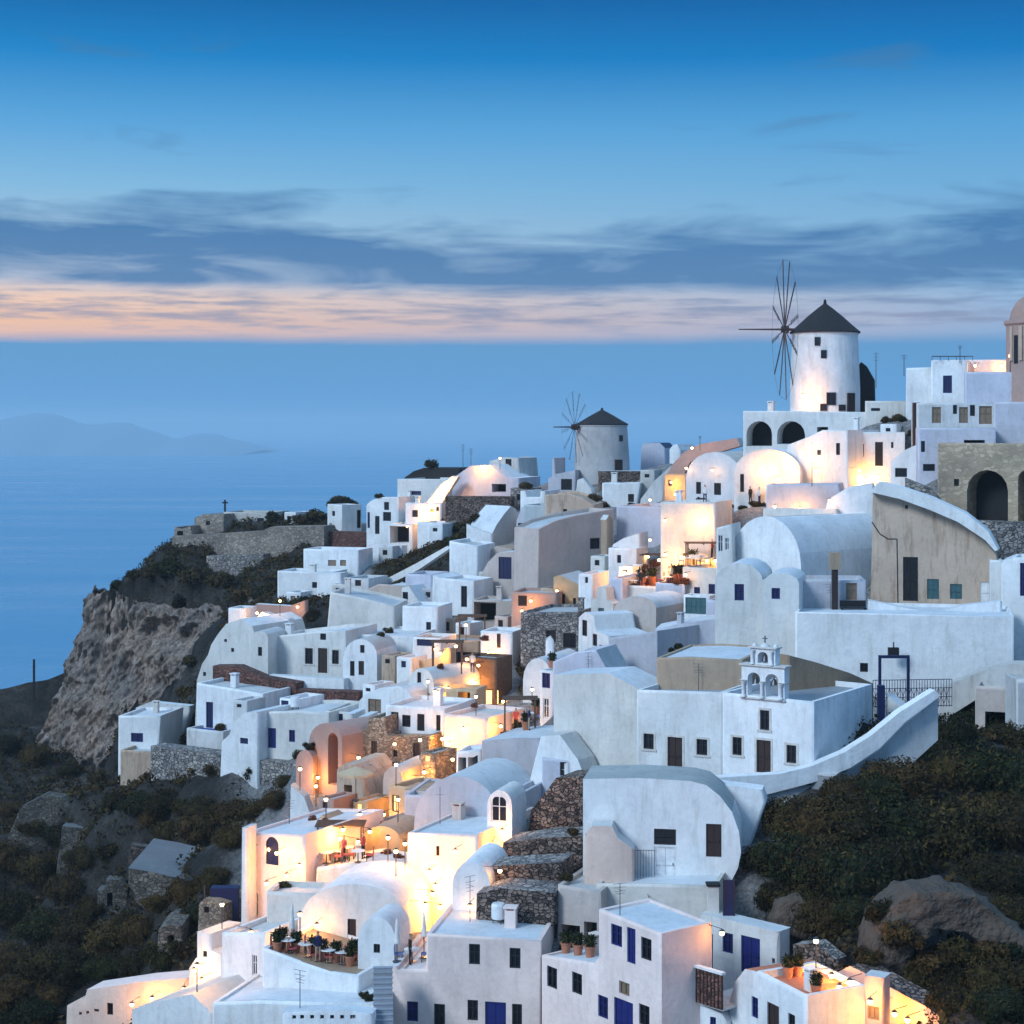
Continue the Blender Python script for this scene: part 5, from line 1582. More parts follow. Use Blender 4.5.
row([(545, 797, 7), (556, 790, 6)], ['dark', 'dry'], 'on top of the highest rock terrace', GB, depth=113, kind='small')
row([(566, 880, 9), (572, 860, 9), (568, 905, 10), (574, 835, 8), (562, 925, 8)], ['dark ivy', 'brown'], 'in the strip beside the barrel house', GB, depth=103.8, kind='small')
row([(880, 916, 22), (903, 900, 24), (928, 893, 26), (956, 896, 25), (986, 912, 24), (1012, 935, 20)], ['brown', 'olive'], 'along the top of the pale rock arch', GB, depth=92, kind='small')
row([(868, 962, 15), (880, 988, 14), (896, 1002, 14)], ['olive brown', 'dry brown'], 'at the left foot of the rock arch', GB, depth=89, kind='small')
row([(437, 775, 13), (449, 784, 9)], ['orange lit', 'golden'], 'over the stone planter parapet', 'lamp lit trees', depth=126, kind='warm')
row([(632, 583, 6), (640, 584, 6), (649, 582, 7), (658, 585, 6), (668, 583, 7), (677, 584, 6), (686, 582, 6)], ['rust red', 'orange brown'], 'on the edge of the orange lit terrace', 'lamp lit plants', depth=160, kind='red')
row([(655, 566, 6), (664, 563, 6), (645, 568, 5)], ['tall rust red', 'orange'], 'at the back of the orange lit terrace', 'lamp lit plants', depth=163, kind='red')
row([(466, 706, 5), (474, 707, 5), (484, 640, 5), (448, 664, 5), (440, 668, 5)], ['rusty', 'brown'], 'around the brown timber cafe', 'lamp lit plants', depth=150, kind='red')
row([(375, 846, 6), (388, 852, 6), (399, 858, 6), (364, 850, 5)], ['red brown', 'rust'], 'by the round pink bastion', 'lamp lit plants', depth=116, kind='red')
row([(320, 808, 6), (312, 820, 6), (326, 822, 5)], ['orange lit', 'rusty'], 'along the lane above the garden wall', 'lamp lit plants', depth=124, kind='red')
row([(311, 862, 8), (309, 880, 8), (286, 882, 8)], ['yellow lit', 'dark orange'], 'in front of the arched purple door', 'lamp lit plants', depth=111.8, kind='warm')
row([(372, 1000, 8), (364, 998, 6)], ['dark pot', 'dark green'], 'at the foot of the domed tower', GB, depth=96.5, kind='small')

# clipped round tree on the skyline
def tree(p, h, r, label, kind='small', var=3):
    root = empty('tree', tuple(p), 0, label, 'tree')
    t = MB()
    t.tube((0, 0, -.4), (.1, 0, h - r), .16, .1, 8, 'wood')
    t.tube((.1, 0, h - r), (.5 * r, .2, h - r * .3), .08, .03, 6, 'wood')
    t.tube((.1, 0, h - r), (-.5 * r, -.1, h - r * .2), .08, .03, 6, 'wood')
    t.build('trunk', root, smooth=40)
    c = bpy.data.objects.new('crown', LEAF[kind][var])
    link(c, root)
    c.location = (0, 0, h - r * 1.3)
    c.scale = (r, r, r * .9)


tree(W(433, 476, 243), 2.7, 1.25, 'round clipped dark tree standing on the skyline shed roof')
tree(W(340, 520, 252), 3.6, 1.9, 'broad dark tree spreading beside the castle cube house', var=0)


# agave / palm like plant
def spiky(px, py, r, label):
    p = hit(px, py)
    root = empty('agave', (p.x, p.y, p.z), 0, label, 'plant')
    mb = MB()
    q = random.Random(int(px))
    for k in range(34):
        a = q.random() * 6.28
        el = .2 + 1.2 * q.random()
        L = r * (.7 + .5 * q.random())
        pr = Vector((-math.sin(a), math.cos(a), 0)) * .06
        pts = []
        for t in (0, .4, .75, 1.):
            pts.append(Vector((math.cos(a) * math.cos(el) * L * t, math.sin(a) * math.cos(el) * L * t, math.sin(el) * L * t - .35 * L * t * t)))
        for i in range(3):
            w0, w1 = (1, .9, .55, .05)[i], (1, .9, .55, .05)[i + 1]
            mb.face([pts[i] - pr * w0, pts[i] + pr * w0, pts[i + 1] + pr * w1, pts[i + 1] - pr * w1], 'leaf_green')
    mb.build('fronds', root)


spiky(806, 905, 2.0, 'spiky palm like plant above the small white house with the blue door')
spiky(865, 945, 1.1, 'dry agave on the edge of the glowing lane')


# =================================================================== rock outcrops
def rock(poly, d, D, label, amp=.5, seg=.4, m='darkrock', name='rock_outcrop'):
    pts = [W(x, y, d) for x, y in poly]
    c = sum(pts, Vector()) / len(pts)
    root_z = min(p.z for p in pts)
    loops = [[Vector((p.x, p.z, 0)) for p in pts]]
    bm = bmesh.new()
    vs = [bm.verts.new((p.x - c.x, 0, p.z - root_z)) for p in pts]
    for t in tessellate_polygon(loops):
        try:
            bm.faces.new([vs[i] for i in t])
        except ValueError:
            pass
    r = bmesh.ops.extrude_face_region(bm, geom=bm.faces[:])
    bmesh.ops.translate(bm, verts=[g for g in r['geom'] if isinstance(g, bmesh.types.BMVert)], vec=(0, D, 0))
    bmesh.ops.recalc_face_normals(bm, faces=bm.faces)
    for _ in range(5):
        es = [e for e in bm.edges if e.calc_length() > seg]
        if not es:
            break
        bmesh.ops.subdivide_edges(bm, edges=es, cuts=1, use_grid_fill=True)
        bmesh.ops.triangulate(bm, faces=[f for f in bm.faces if len(f.verts) > 4])
    from mathutils import noise
    bm.normal_update()
    for v in bm.verts:
        q = v.co + c
        v.co += v.normal * ((noise.multi_fractal(q * .45, 1., 2.1, 5) - .9) * amp + noise.noise(q * 1.7) * .22) + Vector((0, -1, 0)) * noise.noise(q * .3) * amp
    me = bpy.data.meshes.new(name)
    bm.to_mesh(me)
    bm.free()
    me.polygons.foreach_set('use_smooth', [True] * len(me.polygons))
    me.materials.append(MAT[m])
    o = bpy.data.objects.new(name, me)
    o.location = (c.x, c.y, root_z)
    link(o)
    tag(o, label, 'rock')


# =================================================================== lamps
LAMPBULB = MB()
LAMPBULB.lathe([(.01, -.13), (.09, -.1), (.13, 0), (.09, .09), (.01, .12)], 10, 'bulb')
LAMPBULB = LAMPBULB.mesh('lamp_bulb')
LB = MB()
LB.tube((0, 0, .13), (0, .0, .22), .03, n=6, mat='metal')
LB.tube((0, 0, .22), (0, .95, .22), .02, n=6, mat='metal')
LB.lathe([(.16, .10), (.10, .17), (.02, .2)], 10, 'metal')
LC = MB()
LC.lathe([(.16, .10), (.10, .17), (.02, .2)], 10, 'metal')
LC = LC.mesh('lamp_hood')
LB = LB.mesh('lamp_bracket')
LL = {}


def lamp(px, py, d, w, label, col=(1, .42, .07), dg=None):
    w *= 7 if dg is None else 1.6
    if dg is None:
        LAMPS.append((px, py, d, w / 7, label, col))
        return
    P = W(px, py, d)
    o = Vector((0, 0, CH))
    dv = (P - o).normalized()
    ok, loc, n, *_r = scene.ray_cast(dg, o + dv * (max(0, (P - o).length - 14)), dv)
    post = 0
    if ok and abs((loc - P).length) < 16:
        if n.z > .6:
            P, post = loc + Vector((0, 0, 1.5)), 1.75
        else:
            P = loc + n * (2.4 if 'foot of the large' in label else .95)
            P.z = loc.z
    root = empty('lamp_post' if post else 'wall_lamp', tuple(P), math.atan2(n.y, n.x) - math.pi / 2 + math.pi if ok else 0, label, 'lamp', 'warm lamps glowing among the houses')
    if post:
        g = MB()
        g.tube((0, 0, -1.6), (0, 0, .22), .035, n=6, mat='metal')
        g.build('post', root)
    link(bpy.data.objects.new('bulb', LAMPBULB), root)
    link(bpy.data.objects.new('bracket', LB if not post else LC), root)
    k = (w, col)
    if k not in LL:
        l = bpy.data.lights.new('lamp_light', 'POINT')
        l.energy = w
        l.color = col
        l.shadow_soft_size = .2
        LL[k] = l
    link(bpy.data.objects.new('lamp_light', LL[k]), root)


for a in [
    (866, 479, 156.5, 700, 'bright lamp on the corner terrace above the smooth vault'),
    (801, 508, 155.5, 260, 'lamp on the narrow parapet over the smooth vault'),
    (794, 461, 171, 800, 'floodlight at the left end of the long white house'),
    (768, 470, 178, 400, 'lamp behind the white barrel roofed house'),
    (812, 396, 183.6, 620, 'floodlight at the foot of the large windmill'),
    (1003, 366, 172, 160, 'lamp beside the pink dome tower'),
    (703, 557, 157, 320, 'lamp under the rooftop bar awning'),
    (703, 520, 162, 420, 'lamp on the white courtyard wall'),
    (629, 572, 158.5, 260, 'lamp at the left end of the orange terrace'),
    (659, 560, 159.5, 420, 'lamp in the middle of the orange terrace'),
    (679, 568, 156, 350, 'lamp at the right end of the orange terrace'),
    (650, 540, 168, 260, 'lamp at the back of the orange terrace'),
    (674, 482, 194, 300, 'lamp in the small brown stone room by the curved path'),
    (692, 448, 194, 260, 'lamp on the bend of the curved path'),
    (445, 489, 225.5, 700, 'lamp on the stair wall near the skyline'),
    (484, 466, 226, 500, 'lamp over the ridge house roof'),
    (428, 512, 222, 450, 'lamp on the lit patio of the terrace house'),
    (403, 523, 221, 200, 'lamp inside the brown awning porch'),
    (262, 612, 178, 420, 'lamp on the curved yellow garden wall'),
    (452, 687, 145, 300, 'lamp in the brown porch of the arch gabled house'),
    (446, 652, 156.5, 300, 'lamp over the orange sunken patio'),
    (466, 641, 157, 160, 'lamp over the brown patio steps'),
    (492, 651, 149, 220, 'lamp at the top of the brown timber cafe'),
    (481, 681, 149, 300, 'lamp in the glowing ground floor of the cafe'),
    (490, 725, 134, 320, 'lamp on the cafe terrace wall'),
    (449, 737, 134, 350, 'lamp at the left corner of the cream house'),
    (470, 727, 134, 200, 'lamp before the cream house front'),
    (432, 770, 124, 320, 'lamp under the orange lit tree'),
    (411, 778, 122.5, 320, 'lamp left of the orange lit tree'),
    (318, 797, 126, 320, 'lamp at the sharp triangular wall'),
    (331, 828, 118, 300, 'lamp on the garden wall by the cafe tables'),
    (303, 862, 112.5, 200, 'lamp among the plants of the corner house'),
    (286, 850, 112.3, 240, 'lamp right of the arched purple door'),
    (256, 848, 114, 110, 'lamp left of the arched purple door'),
    (372, 853, 115.5, 320, 'lamp at the round pink bastion'),
    (392, 812, 125, 150, 'lamp over the narrow cafe windows'),
    (340, 862, 113.5, 220, 'lamp over the white low ramp'),
    (405, 868, 108.5, 420, 'upper lamp of the brightly glowing alley'),
    (418, 893, 106.5, 600, 'middle lamp of the brightly glowing alley'),
    (425, 906, 104.5, 600, 'lowest lamp of the brightly glowing alley'),
    (442, 882, 105.5, 300, 'lamp on the white buttress side of the alley'),
    (495, 842, 108.6, 260, 'lamp beside the arched niche house'),
    (507, 828, 110.5, 160, 'lamp above the second rock terrace'),
    (562, 597, 169.5, 160, 'lamp before the orange gable house'),
    (533, 600, 167.5, 120, 'lamp between orange gable and pink house'),
    (160, 994, 108.5, 240, 'lamp behind the long pinkish garden wall'),
    (205, 966, 106.5, 220, 'lamp on the broken white steps'),
    (197, 992, 105, 240, 'lamp at the foot of the broken white steps'),
    (222, 929, 106, 160, 'lamp above the cube house with the grey shutter'),
    (322, 921, 104.2, 110, 'lamp over the flower terrace'),
    (855, 984, 84.5, 330, 'lamp at the upper end of the glowing lane'),
    (877, 996, 83, 330, 'lamp on the niche block of the glowing lane'),
    (907, 1010, 82.5, 330, 'lamp at the lower end of the glowing lane'),
    (831, 972, 88.5, 130, 'lamp behind the red roof terrace'),
    (709, 929, 93, 60, 'lamp over the dark blue side doorway'),
]:
    lamp(*a)


USED = set()
for i, (px, py, d) in enumerate([(316, 806, 124), (326, 822, 120), (346, 840, 117), (358, 830, 121), (368, 812, 126), (382, 800, 128), (398, 822, 123), (402, 842, 119), (388, 862, 115), (396, 876, 112), (410, 904, 105), (432, 894, 106), (436, 868, 109),
                                  (462, 848, 110), (486, 870, 103.5), (474, 902, 102), (300, 790, 128), (396, 786, 130), (420, 760, 133), (442, 758, 133), (456, 742, 134), (476, 716, 138), (466, 694, 146), (440, 690, 147), (428, 700, 144), (456, 664, 152), (472, 658, 152),
                                  (438, 648, 160), (484, 664, 150), (496, 700, 146), (514, 716, 137), (532, 708, 138), (620, 560, 170), (636, 566, 166), (648, 572, 162), (668, 554, 163), (684, 556, 161), (690, 574, 157), (714, 560, 158), (668, 520, 165), (650, 500, 186),
                                  (690, 468, 190), (678, 494, 195), (716, 470, 183), (780, 478, 171), (820, 470, 172), (850, 470, 171), (878, 476, 168), (830, 500, 160), (776, 506, 160), (410, 526, 222), (434, 502, 226), (456, 478, 229), (500, 470, 234), (300, 606, 186), (280, 616, 182),
                                  (296, 872, 112), (276, 880, 112), (186, 984, 108), (212, 976, 107), (140, 1000, 110), (238, 930, 106), (270, 936, 107), (300, 940, 106), (844, 972, 87), (862, 978, 86), (892, 1002, 83), (920, 1016, 82), (816, 972, 89), (588, 940, 99), (710, 560, 158),
                                  (1010, 372, 172), (975, 366, 175), (560, 590, 171), (524, 610, 166), (350, 756, 138), (400, 742, 138)]):
    best = None
    for S in SPECS:
        q = S['poly']
        q = [(q[0], q[2]), (q[1], q[3])] if isinstance(q, tuple) else q
        cx, cy = sum(p[0] for p in q) / len(q), sum(p[1] for p in q) / len(q)
        k = math.hypot(cx - px, cy - py)
        if len(S['label'].split()) <= 12 and S['label'] not in USED and (best is None or k < best[0]):
            best = (k, S['label'])
    USED.add(best[1])
    lamp(px, py, d, 42, 'small bulb by the ' + best[1])


# =================================================================== ray-found resting places
def surf_setup():
    bpy.context.view_layer.update()
    return bpy.context.evaluated_depsgraph_get()


def surf(dg, px, py):
    o = Vector((0, 0, CH))
    dv = (W(px, py, 100) - o).normalized()
    p = o
    for _ in range(6):
        ok, loc, n, i, ob, m = scene.ray_cast(dg, p, dv)
        if not ok:
            return None
        if n.z > .6:
            return loc
        # hit a wall: drop to whatever lies at its foot
        ok2, l2, n2, *_r = scene.ray_cast(dg, loc + n * .35 + Vector((0, 0, .1)), Vector((0, 0, -1)))
        if ok2 and loc.z - l2.z < 6:
            return l2
        p = loc + dv * .05
    return None


CH_ = MB()
CH_.tube((0, 0, 0), (0, 0, .44), .02, n=5, mat='metal')
CHLEG = CH_.mesh('chair_legs')
CHSEAT, CHBACK = MB(), MB()
CHSEAT.box(-.24, -.24, .44, .24, .24, .5, 'cushion')
CHBACK.box(-.24, .2, .5, .24, .25, .95, 'cushion')
CHSEATR, CHBACKR = MB(), MB()
CHSEATR.box(-.24, -.24, .44, .24, .24, .5, 'redcloth')
CHBACKR.box(-.24, .2, .5, .24, .25, .95, 'redcloth')
CHM = {'blue': (CHSEAT.mesh('chair_seat'), CHBACK.mesh('chair_back')), 'red': (CHSEATR.mesh('chair_seat'), CHBACKR.mesh('chair_back'))}
TT, TL = MB(), MB()
TT.lathe([(.01, .74), (.45, .735), (.46, .70), (.01, .69)], 20, 'cloth')
TL.tube((0, 0, .02), (0, 0, .7), .035, n=8, mat='metal')
TL.lathe([(.25, 0), (.25, .02), (.03, .04)], 14, 'metal')
TTM, TLM = TT.mesh('table_top'), TL.mesh('table_stand')
POT, PLANT = MB(), leafmesh('pot_plant', [(0, 0, .6, .28), (.12, .1, .75, .18), (-.1, -.05, .8, .17)], 160, .09, ('leaf_green', 'leaf_warm'), 4)
POT.lathe([(.01, 0), (.16, 0), (.22, .38), (.25, .4), (.25, .45), (.19, .45), (.18, .4), (.01, .4)], 14, 'terracotta')
POTM = POT.mesh('flower_pot')


def chair(p, rz, col, label):
    r = empty('chair', tuple(p), rz, label, 'chair', 'terrace chairs')
    for sx in (-.2, .2):
        for sy in (-.2, .2):
            link(bpy.data.objects.new('leg', CHLEG), r).location = (sx, sy, 0)
    for n, m in (('seat', CHM[col][0]), ('backrest', CHM[col][1])):
        link(bpy.data.objects.new(n, m), r)


def cafe(dg, px, py, col, where):
    p = surf(dg, px, py)
    if p is None:
        print('no place', px, py)
        return
    r = empty('cafe_table', tuple(p), 0, f'small round cafe table {where}', 'table', 'terrace cafe tables')
    link(bpy.data.objects.new('table_top', TTM), r)
    link(bpy.data.objects.new('table_stand', TLM), r)
    for s, w in ((-1, 'left'), (1, 'right')):
        chair(p + Vector((s * .75, 0, 0)), -s * math.pi / 2, col, f'{col} chair {w} of the cafe table {where}')


def pot(dg, px, py, where, s=1.):
    p = surf(dg, px, py)
    if p is None:
        print('no place', px, py)
        return
    r = empty('flower_pot', tuple(p), 0, f'potted plant {where}', 'flower pot', 'potted plants')
    for n, m in (('pot', POTM), ('plant', PLANT)):
        o = link(bpy.data.objects.new(n, m), r)
        o.scale = (s, s, s)


def parasol(dg, px, py, label, col='cloth', h=2.6, closed=True):
    p = surf(dg, px, py)
    if p is None:
        return
    r = empty('parasol', tuple(p), 0, label, 'parasol')
    a = MB()
    a.tube((0, 0, 0), (0, 0, h), .03, n=8, mat='metal')
    a.lathe([(.25, 0), (.25, .06), (.04, .08)], 12, 'metal')
    a.build('pole', r)
    a = MB()
    if closed:
        a.lathe([(.02, h + .02), (.07, h - .1), (.12, h - .7), (.17, h - 1.35), (.10, h - 1.4)], 12, col)
    else:
        a.lathe([(.02, h + .1), (1.3, h - .35), (1.32, h - .5), (1.28, h - .38)], 8, col)
    a.build('canopy', r, smooth=30)


def stairs(P0, P1, w, n, label, m='worn', m2=None):
    """a straight flight from the lower end to the upper end"""
    d = Vector((P1.x - P0.x, P1.y - P0.y, 0))
    L = d.length
    root = empty('stairs', tuple(P0), math.atan2(d.y, d.x) - math.pi / 2, label, 'stairs')
    run, rise = L / n, (P1.z - P0.z) / n
    for k in range(n):
        mb = MB()
        mb.box(-w / 2, run * k, -1.2 + rise * k * .6, w / 2, run * (k + 1) + .02, rise * (k + 1) - .05, m)
        mb.box(-w / 2 - .03, run * k - .03, rise * (k + 1) - .05, w / 2 + .03, run * (k + 1) - .002, rise * (k + 1), m2 or m)
        mb.build('step', root)
# =================================================================== assemble
build_ground()
build_cliff()
plaster('darkrock', (.115, .082, .06), .9, (.04, .03, .024))
nt_ = MAT['darkrock'].node_tree
nt_.nodes['Bump'].inputs['Distance'].default_value = .35
nt_.nodes['Bump'].inputs['Strength'].default_value = .9
scrub_cover()
build_sea()
build_islands()
for S in SPECS:
    build_house(S)

rock([(872, 990), (874, 945), (882, 920), (895, 903), (912, 895), (945, 893), (975, 900), (998, 915), (1030, 950), (1060, 1000), (1024, 1006), (1006, 975), (990, 948), (965, 932), (940, 930), (918, 942), (906, 965), (902, 1000)], 91, 3, 'pale weathered rock arch over the cave on the right slope', .45)
rock([(900, 1010), (902, 925), (1020, 925), (1022, 1010)], 96, 2, 'dark rock back wall inside the cave on the right slope', .5)
rock([(94, 880), (96, 850), (104, 822), (112, 808), (124, 812), (130, 828), (124, 848), (130, 880)], 198, 3, 'jagged pale rock spur on the left hillside', .7)
rock([(0, 790), (0, 762), (20, 756), (44, 770), (60, 790), (40, 800)], 235, 3, 'flat grey boulder ledge at the left border', .6)
rock([(130, 850), (142, 826), (165, 818), (190, 830), (200, 850)], 196, 3, 'low grey rock shelf above the field wall', .6)
rock([(176, 940), (182, 915), (196, 908), (205, 918), (206, 940)], 160, 2, 'grey boulder in the bushes left of the stone tower', .5)
rock([(770, 935), (778, 905), (800, 898), (812, 912), (812, 935)], 99, 1.5, 'small grey rock above the small white house', .35)

stairs(W(383, 1040, 93.5), W(383, 966, 97.2), 1.0, 14, 'narrow grey stairway climbing beside the pink house', 'plinth', 'plinth')
stairs(W(822, 776, 109.8), W(876, 741, 117), 1.4, 14, 'dark worn steps along the right chapel side', 'plinth', 'worn')

dg = surf_setup()
for a in LATER:
    row(*a, late=dg)
for a in LAMPS:
    lamp(*a, dg=dg)
tp = surf(dg, 694, 562)
if tp is not None:
    tree(tp, 3.0, .95, 'lamp lit orange tree in the white courtyard', 'warm', 0)
for i, (x, y) in enumerate([(322, 862), (334, 860), (347, 858), (358, 862)]):
    cafe(dg, x, y, 'red', f'{ORD[i]} from the left by the hillside garden wall')
for i, (x, y) in enumerate([(508, 722), (520, 716), (530, 722)]):
    cafe(dg, x, y, 'blue', f'{ORD[i]} from the left on the white cafe terrace')
for i, (x, y) in enumerate([(288, 952), (306, 956), (328, 962), (342, 964)]):
    cafe(dg, x, y, 'red', f'{ORD[i]} from the left on the flower terrace')
for i, (x, y) in enumerate([(630, 582), (646, 584), (664, 582), (676, 580)]):
    cafe(dg, x, y, 'red', f'{ORD[i]} from the left on the orange lit terrace')
cafe(dg, 412, 962, 'blue', 'on the pink house balcony')
for i, (x, y) in enumerate([(690, 566), (712, 564)]):
    cafe(dg, x, y, 'blue', f'{ORD[i]} from the left on the rooftop bar')
for i, (x, y) in enumerate([(272, 948), (282, 948), (296, 952), (314, 957), (322, 960), (336, 962), (350, 966), (354, 960)]):
    pot(dg, x, y, f'{ORD[i]} from the left on the flower terrace', 1.3)
for i, (x, y) in enumerate([(499, 732), (514, 728), (526, 730), (536, 714), (502, 716)]):
    pot(dg, x, y, f'{ORD[i]} along the white cafe terrace edge', 1.4)
for i, (x, y) in enumerate([(552, 668), (562, 662), (572, 660), (582, 660), (590, 664)]):
    pot(dg, x, y, f'{ORD[i]} from the left on the grey terrace parapet', 1.3)
for i, (x, y) in enumerate([(624, 584), (638, 583), (654, 584), (670, 582), (682, 580)]):
    pot(dg, x, y, f'{ORD[i]} from the left on the orange lit terrace', 1.8)
for i, (x, y) in enumerate([(784, 972), (798, 976), (812, 982)]):
    pot(dg, x, y, f'{ORD[i]} from the left on the red roof terrace', 1.2)
for i, (x, y) in enumerate([(566, 953), (578, 955), (590, 957)]):
    pot(dg, x, y, f'{ORD[i]} from the left on the pink house upper terrace', 1.3)
parasol(dg, 292, 950, 'closed white parasol on the flower terrace')
parasol(dg, 397, 962, 'closed grey parasol at the left end of the pink house balcony', 'cloth', 2.4)
parasol(dg, 424, 958, 'closed beige parasol at the right end of the pink house balcony', 'cloth', 2.6)
parasol(dg, 698, 562, 'open cream parasol on the rooftop bar', 'cloth', 2.3, False)
parasol(dg, 352, 795, 'open yellow parasol at the ruined arch house', 'ochre', 2.3, False)


# --- singular fittings
def single(name, label, cat, P, rz, parts):
    r = empty(name, tuple(P), rz, label, cat)
    for n, mb in parts:
        mb.build(n, r)
    return r


def boxes(*bs):
    m = MB()
    for b in bs:
        m.box(*b)
    return m


# brown chimney pipe on the lilac house
P = W(835, 611, 138.8)
single('chimney_pipe', 'rusty brown chimney pipe standing by the lilac side house', 'pipe', P, 0, [('pipe', boxes((-.22, -.1, 0, .22, .3, 4.3, 'brown'))), ('pipe_cap', boxes((-.4, -.2, 3.2, .4, .4, 4.5, 'tan')))])
# blue iron gate by the chapel path
P = W(894, 715, 120.5)
g = MB()
for x in (-.95, .95):
    g.box(x - .09, -.09, 0, x + .09, .09, 4.0, 'deepblue')
g.box(-.86, -.07, 3.8, .86, .07, 4.0, 'deepblue')
single('gate_frame', 'tall dark blue gate frame in front of the smooth terrace wall', 'gate', P, 0, [('gate_posts', g)])
g = MB()
for k in range(30):
    x = k * .19
    g.tube((x, 0, 0), (x, 0, 1.9), .022, n=4, mat='deepblue')
for z in (.1, .7, 1.3, 1.88):
    g.tube((0, 0, z), (5.5, 0, z), .03, n=4, mat='deepblue')
for k in range(14):
    g.tube((k * .38, 0, .2), (k * .38 + .38, 0, 1.3), .02, n=4, mat='deepblue')
    g.tube((k * .38 + .38, 0, .2), (k * .38, 0, 1.3), .02, n=4, mat='deepblue')
single('railing', 'dark blue lattice railing beside the tall gate frame', 'railing', W(873, 708, 122), .1, [('lattice', g)])
g = boxes((-.3, -.1, 0, .3, .1, 7.5, 'deepblue'))
single('post', 'thick dark blue post at the end of the chapel steps', 'post', W(881, 736, 117) - Vector((0, 0, .6)), 0, [('post_shaft', boxes((-.22, -.22, 0, .22, .22, 3.9, 'deepblue')))])
# rusty lantern on post before the terrace wall
single('lantern', 'dark square lantern hanging on the smooth terrace wall', 'lantern', W(894, 652, 131.6), 0, [('lantern_box', boxes((-.38, 0, -.35, .38, .4, .3, 'dark'))), ('lantern_hook', boxes((-.04, .1, .3, .04, .2, .7, 'metal')))])
# red brown tall post / door on the skyline
single('post', 'tall red brown timber post left of the porch house', 'post', W(916, 446, 166), 0, [('post_shaft', boxes((-.3, -.2, -.5, .3, .2, 4.0, 'brown')))])
# brick lattice balcony
A, B = W(693, 1001, 91.2), W(722, 1013, 89.8)
e = B - A
g = MB()
Lb = math.hypot(e.x, e.y)
g.box(0, 0, 0, Lb, .1, 1.75, 'redstone')
for k in range(9):
    g.box(Lb * k / 8 - .03, -.04, 0, Lb * k / 8 + .03, -.002, 1.75, 'brown')
r = single('balcony_screen', 'brown lattice balcony panel below the dark blue doorway', 'balcony', A, math.atan2(e.y, e.x), [('lattice_panel', g), ('balcony_cap', boxes((-.08, -.1, 1.752, Lb + .08, .18, 1.87, 'clean'))), ('balcony_floor', boxes((0, .102, -.1, Lb, 3.2, 0, 'worn')))])
# blue metal fence at the barrel house door
g = MB()
for k in range(8):
    g.tube((k * .16, 0, 0), (k * .16, 0, 1.75), .015, n=4, mat='metal')
for z in (.05, 1.7):
    g.tube((0, 0, z), (1.12, 0, z), .02, n=4, mat='metal')
single('railing', 'thin grey fence beside the barrel house door', 'railing', W(635, 880, 103.3), 0, [('fence_bars', g)])
# white lantern pier at the flat roof corner
single('pier', 'short white pier with a dark cap on the flat roof corner', 'pier', W(713, 905, 99.8), 0, [('pier_shaft', boxes((-.3, -.3, -.6, .3, .3, 1.1, 'clean'))), ('pier_cap', boxes((-.38, -.38, 1.102, .38, .38, 1.22, 'dark')))])
single('door_screen', 'dark blue free standing door beside the white pier', 'door', W(729, 911, 99), 0, [('door_leaf', boxes((-.25, 0, -.4, .25, .1, 1.7, 'deepblue'))), ('door_frame', boxes((-.33, -.03, -.4, -.252, .13, 1.75, 'frame_dark'), (.252, -.03, -.4, .33, .13, 1.75, 'frame_dark')))])
# lit shop window of the timber cafe
f = flat('litglass', (1, .75, .35), .5, 0, 0., 1., (1., .66, .22), 1.6)
A = W(485, 704, 150.6)
single('lit_window', 'glowing yellow shop window of the brown timber cafe', 'window', A, 0, [('window_frame', boxes((-.08, -.06, -.08, 1.2, .06, 0, 'brown'), (-.08, -.06, 1.15, 1.2, .06, 1.23, 'brown'), (-.08, -.06, 0, 0, .06, 1.15, 'brown'), (1.12, -.06, 0, 1.2, .06, 1.15, 'brown'))), ('lit_pane', boxes((0, -.01, 0, 1.12, .02, 1.15, 'litglass')))])
# teal pool
single('plunge_pool', 'small teal plunge pool in the blue white courtyard', 'pool', W(284, 933, 107.8), 0, [('pool_rim', boxes((-1, -.9, -.4, 1, .9, -.05, 'white'))), ('pool_water', boxes((-.8, -.75, -.048, .8, .75, -.02, 'pool')))])
# blue shade sail and stone posts on the left
single('canopy', 'dark blue fabric canopy hanging left of the corner house', 'canopy', W(224, 922, 117), 0, [('canopy_cloth', boxes((-.9, -.05, 0, .9, .8, 2.2, 'deepblue'))), ('canopy_pole', boxes((-1.3, -.15, -1.5, -1.21, -.06, 2.4, 'wood')))])
single('post', 'pale stone gate post in front of the field wall', 'post', W(217, 894, 125), 0, [('post_shaft', boxes((-.2, -.2, -1, .2, .2, 1.5, 'beige'))), ('post_cap', boxes((-.26, -.26, 1.502, .26, .26, 1.6, 'beige')))])
# thin poles against the sea
single('pole', 'thin dark pole at the left border against the sea', 'pole', W(34, 695, 262) - Vector((0, 0, 1)), 0, [('pole_shaft', boxes((-.14, -.14, 0, .14, .14, 6.2, 'dark')))])
single('pole', 'thin dark pole with a crossbar on the castle top', 'pole', W(225, 517, 252), 0, [('pole_shaft', boxes((-.12, -.12, -1, .12, .12, 2.4, 'dark'))), ('crossbar', boxes((-.4, -.05, 1.9, .4, .05, 2.1, 'dark')))])
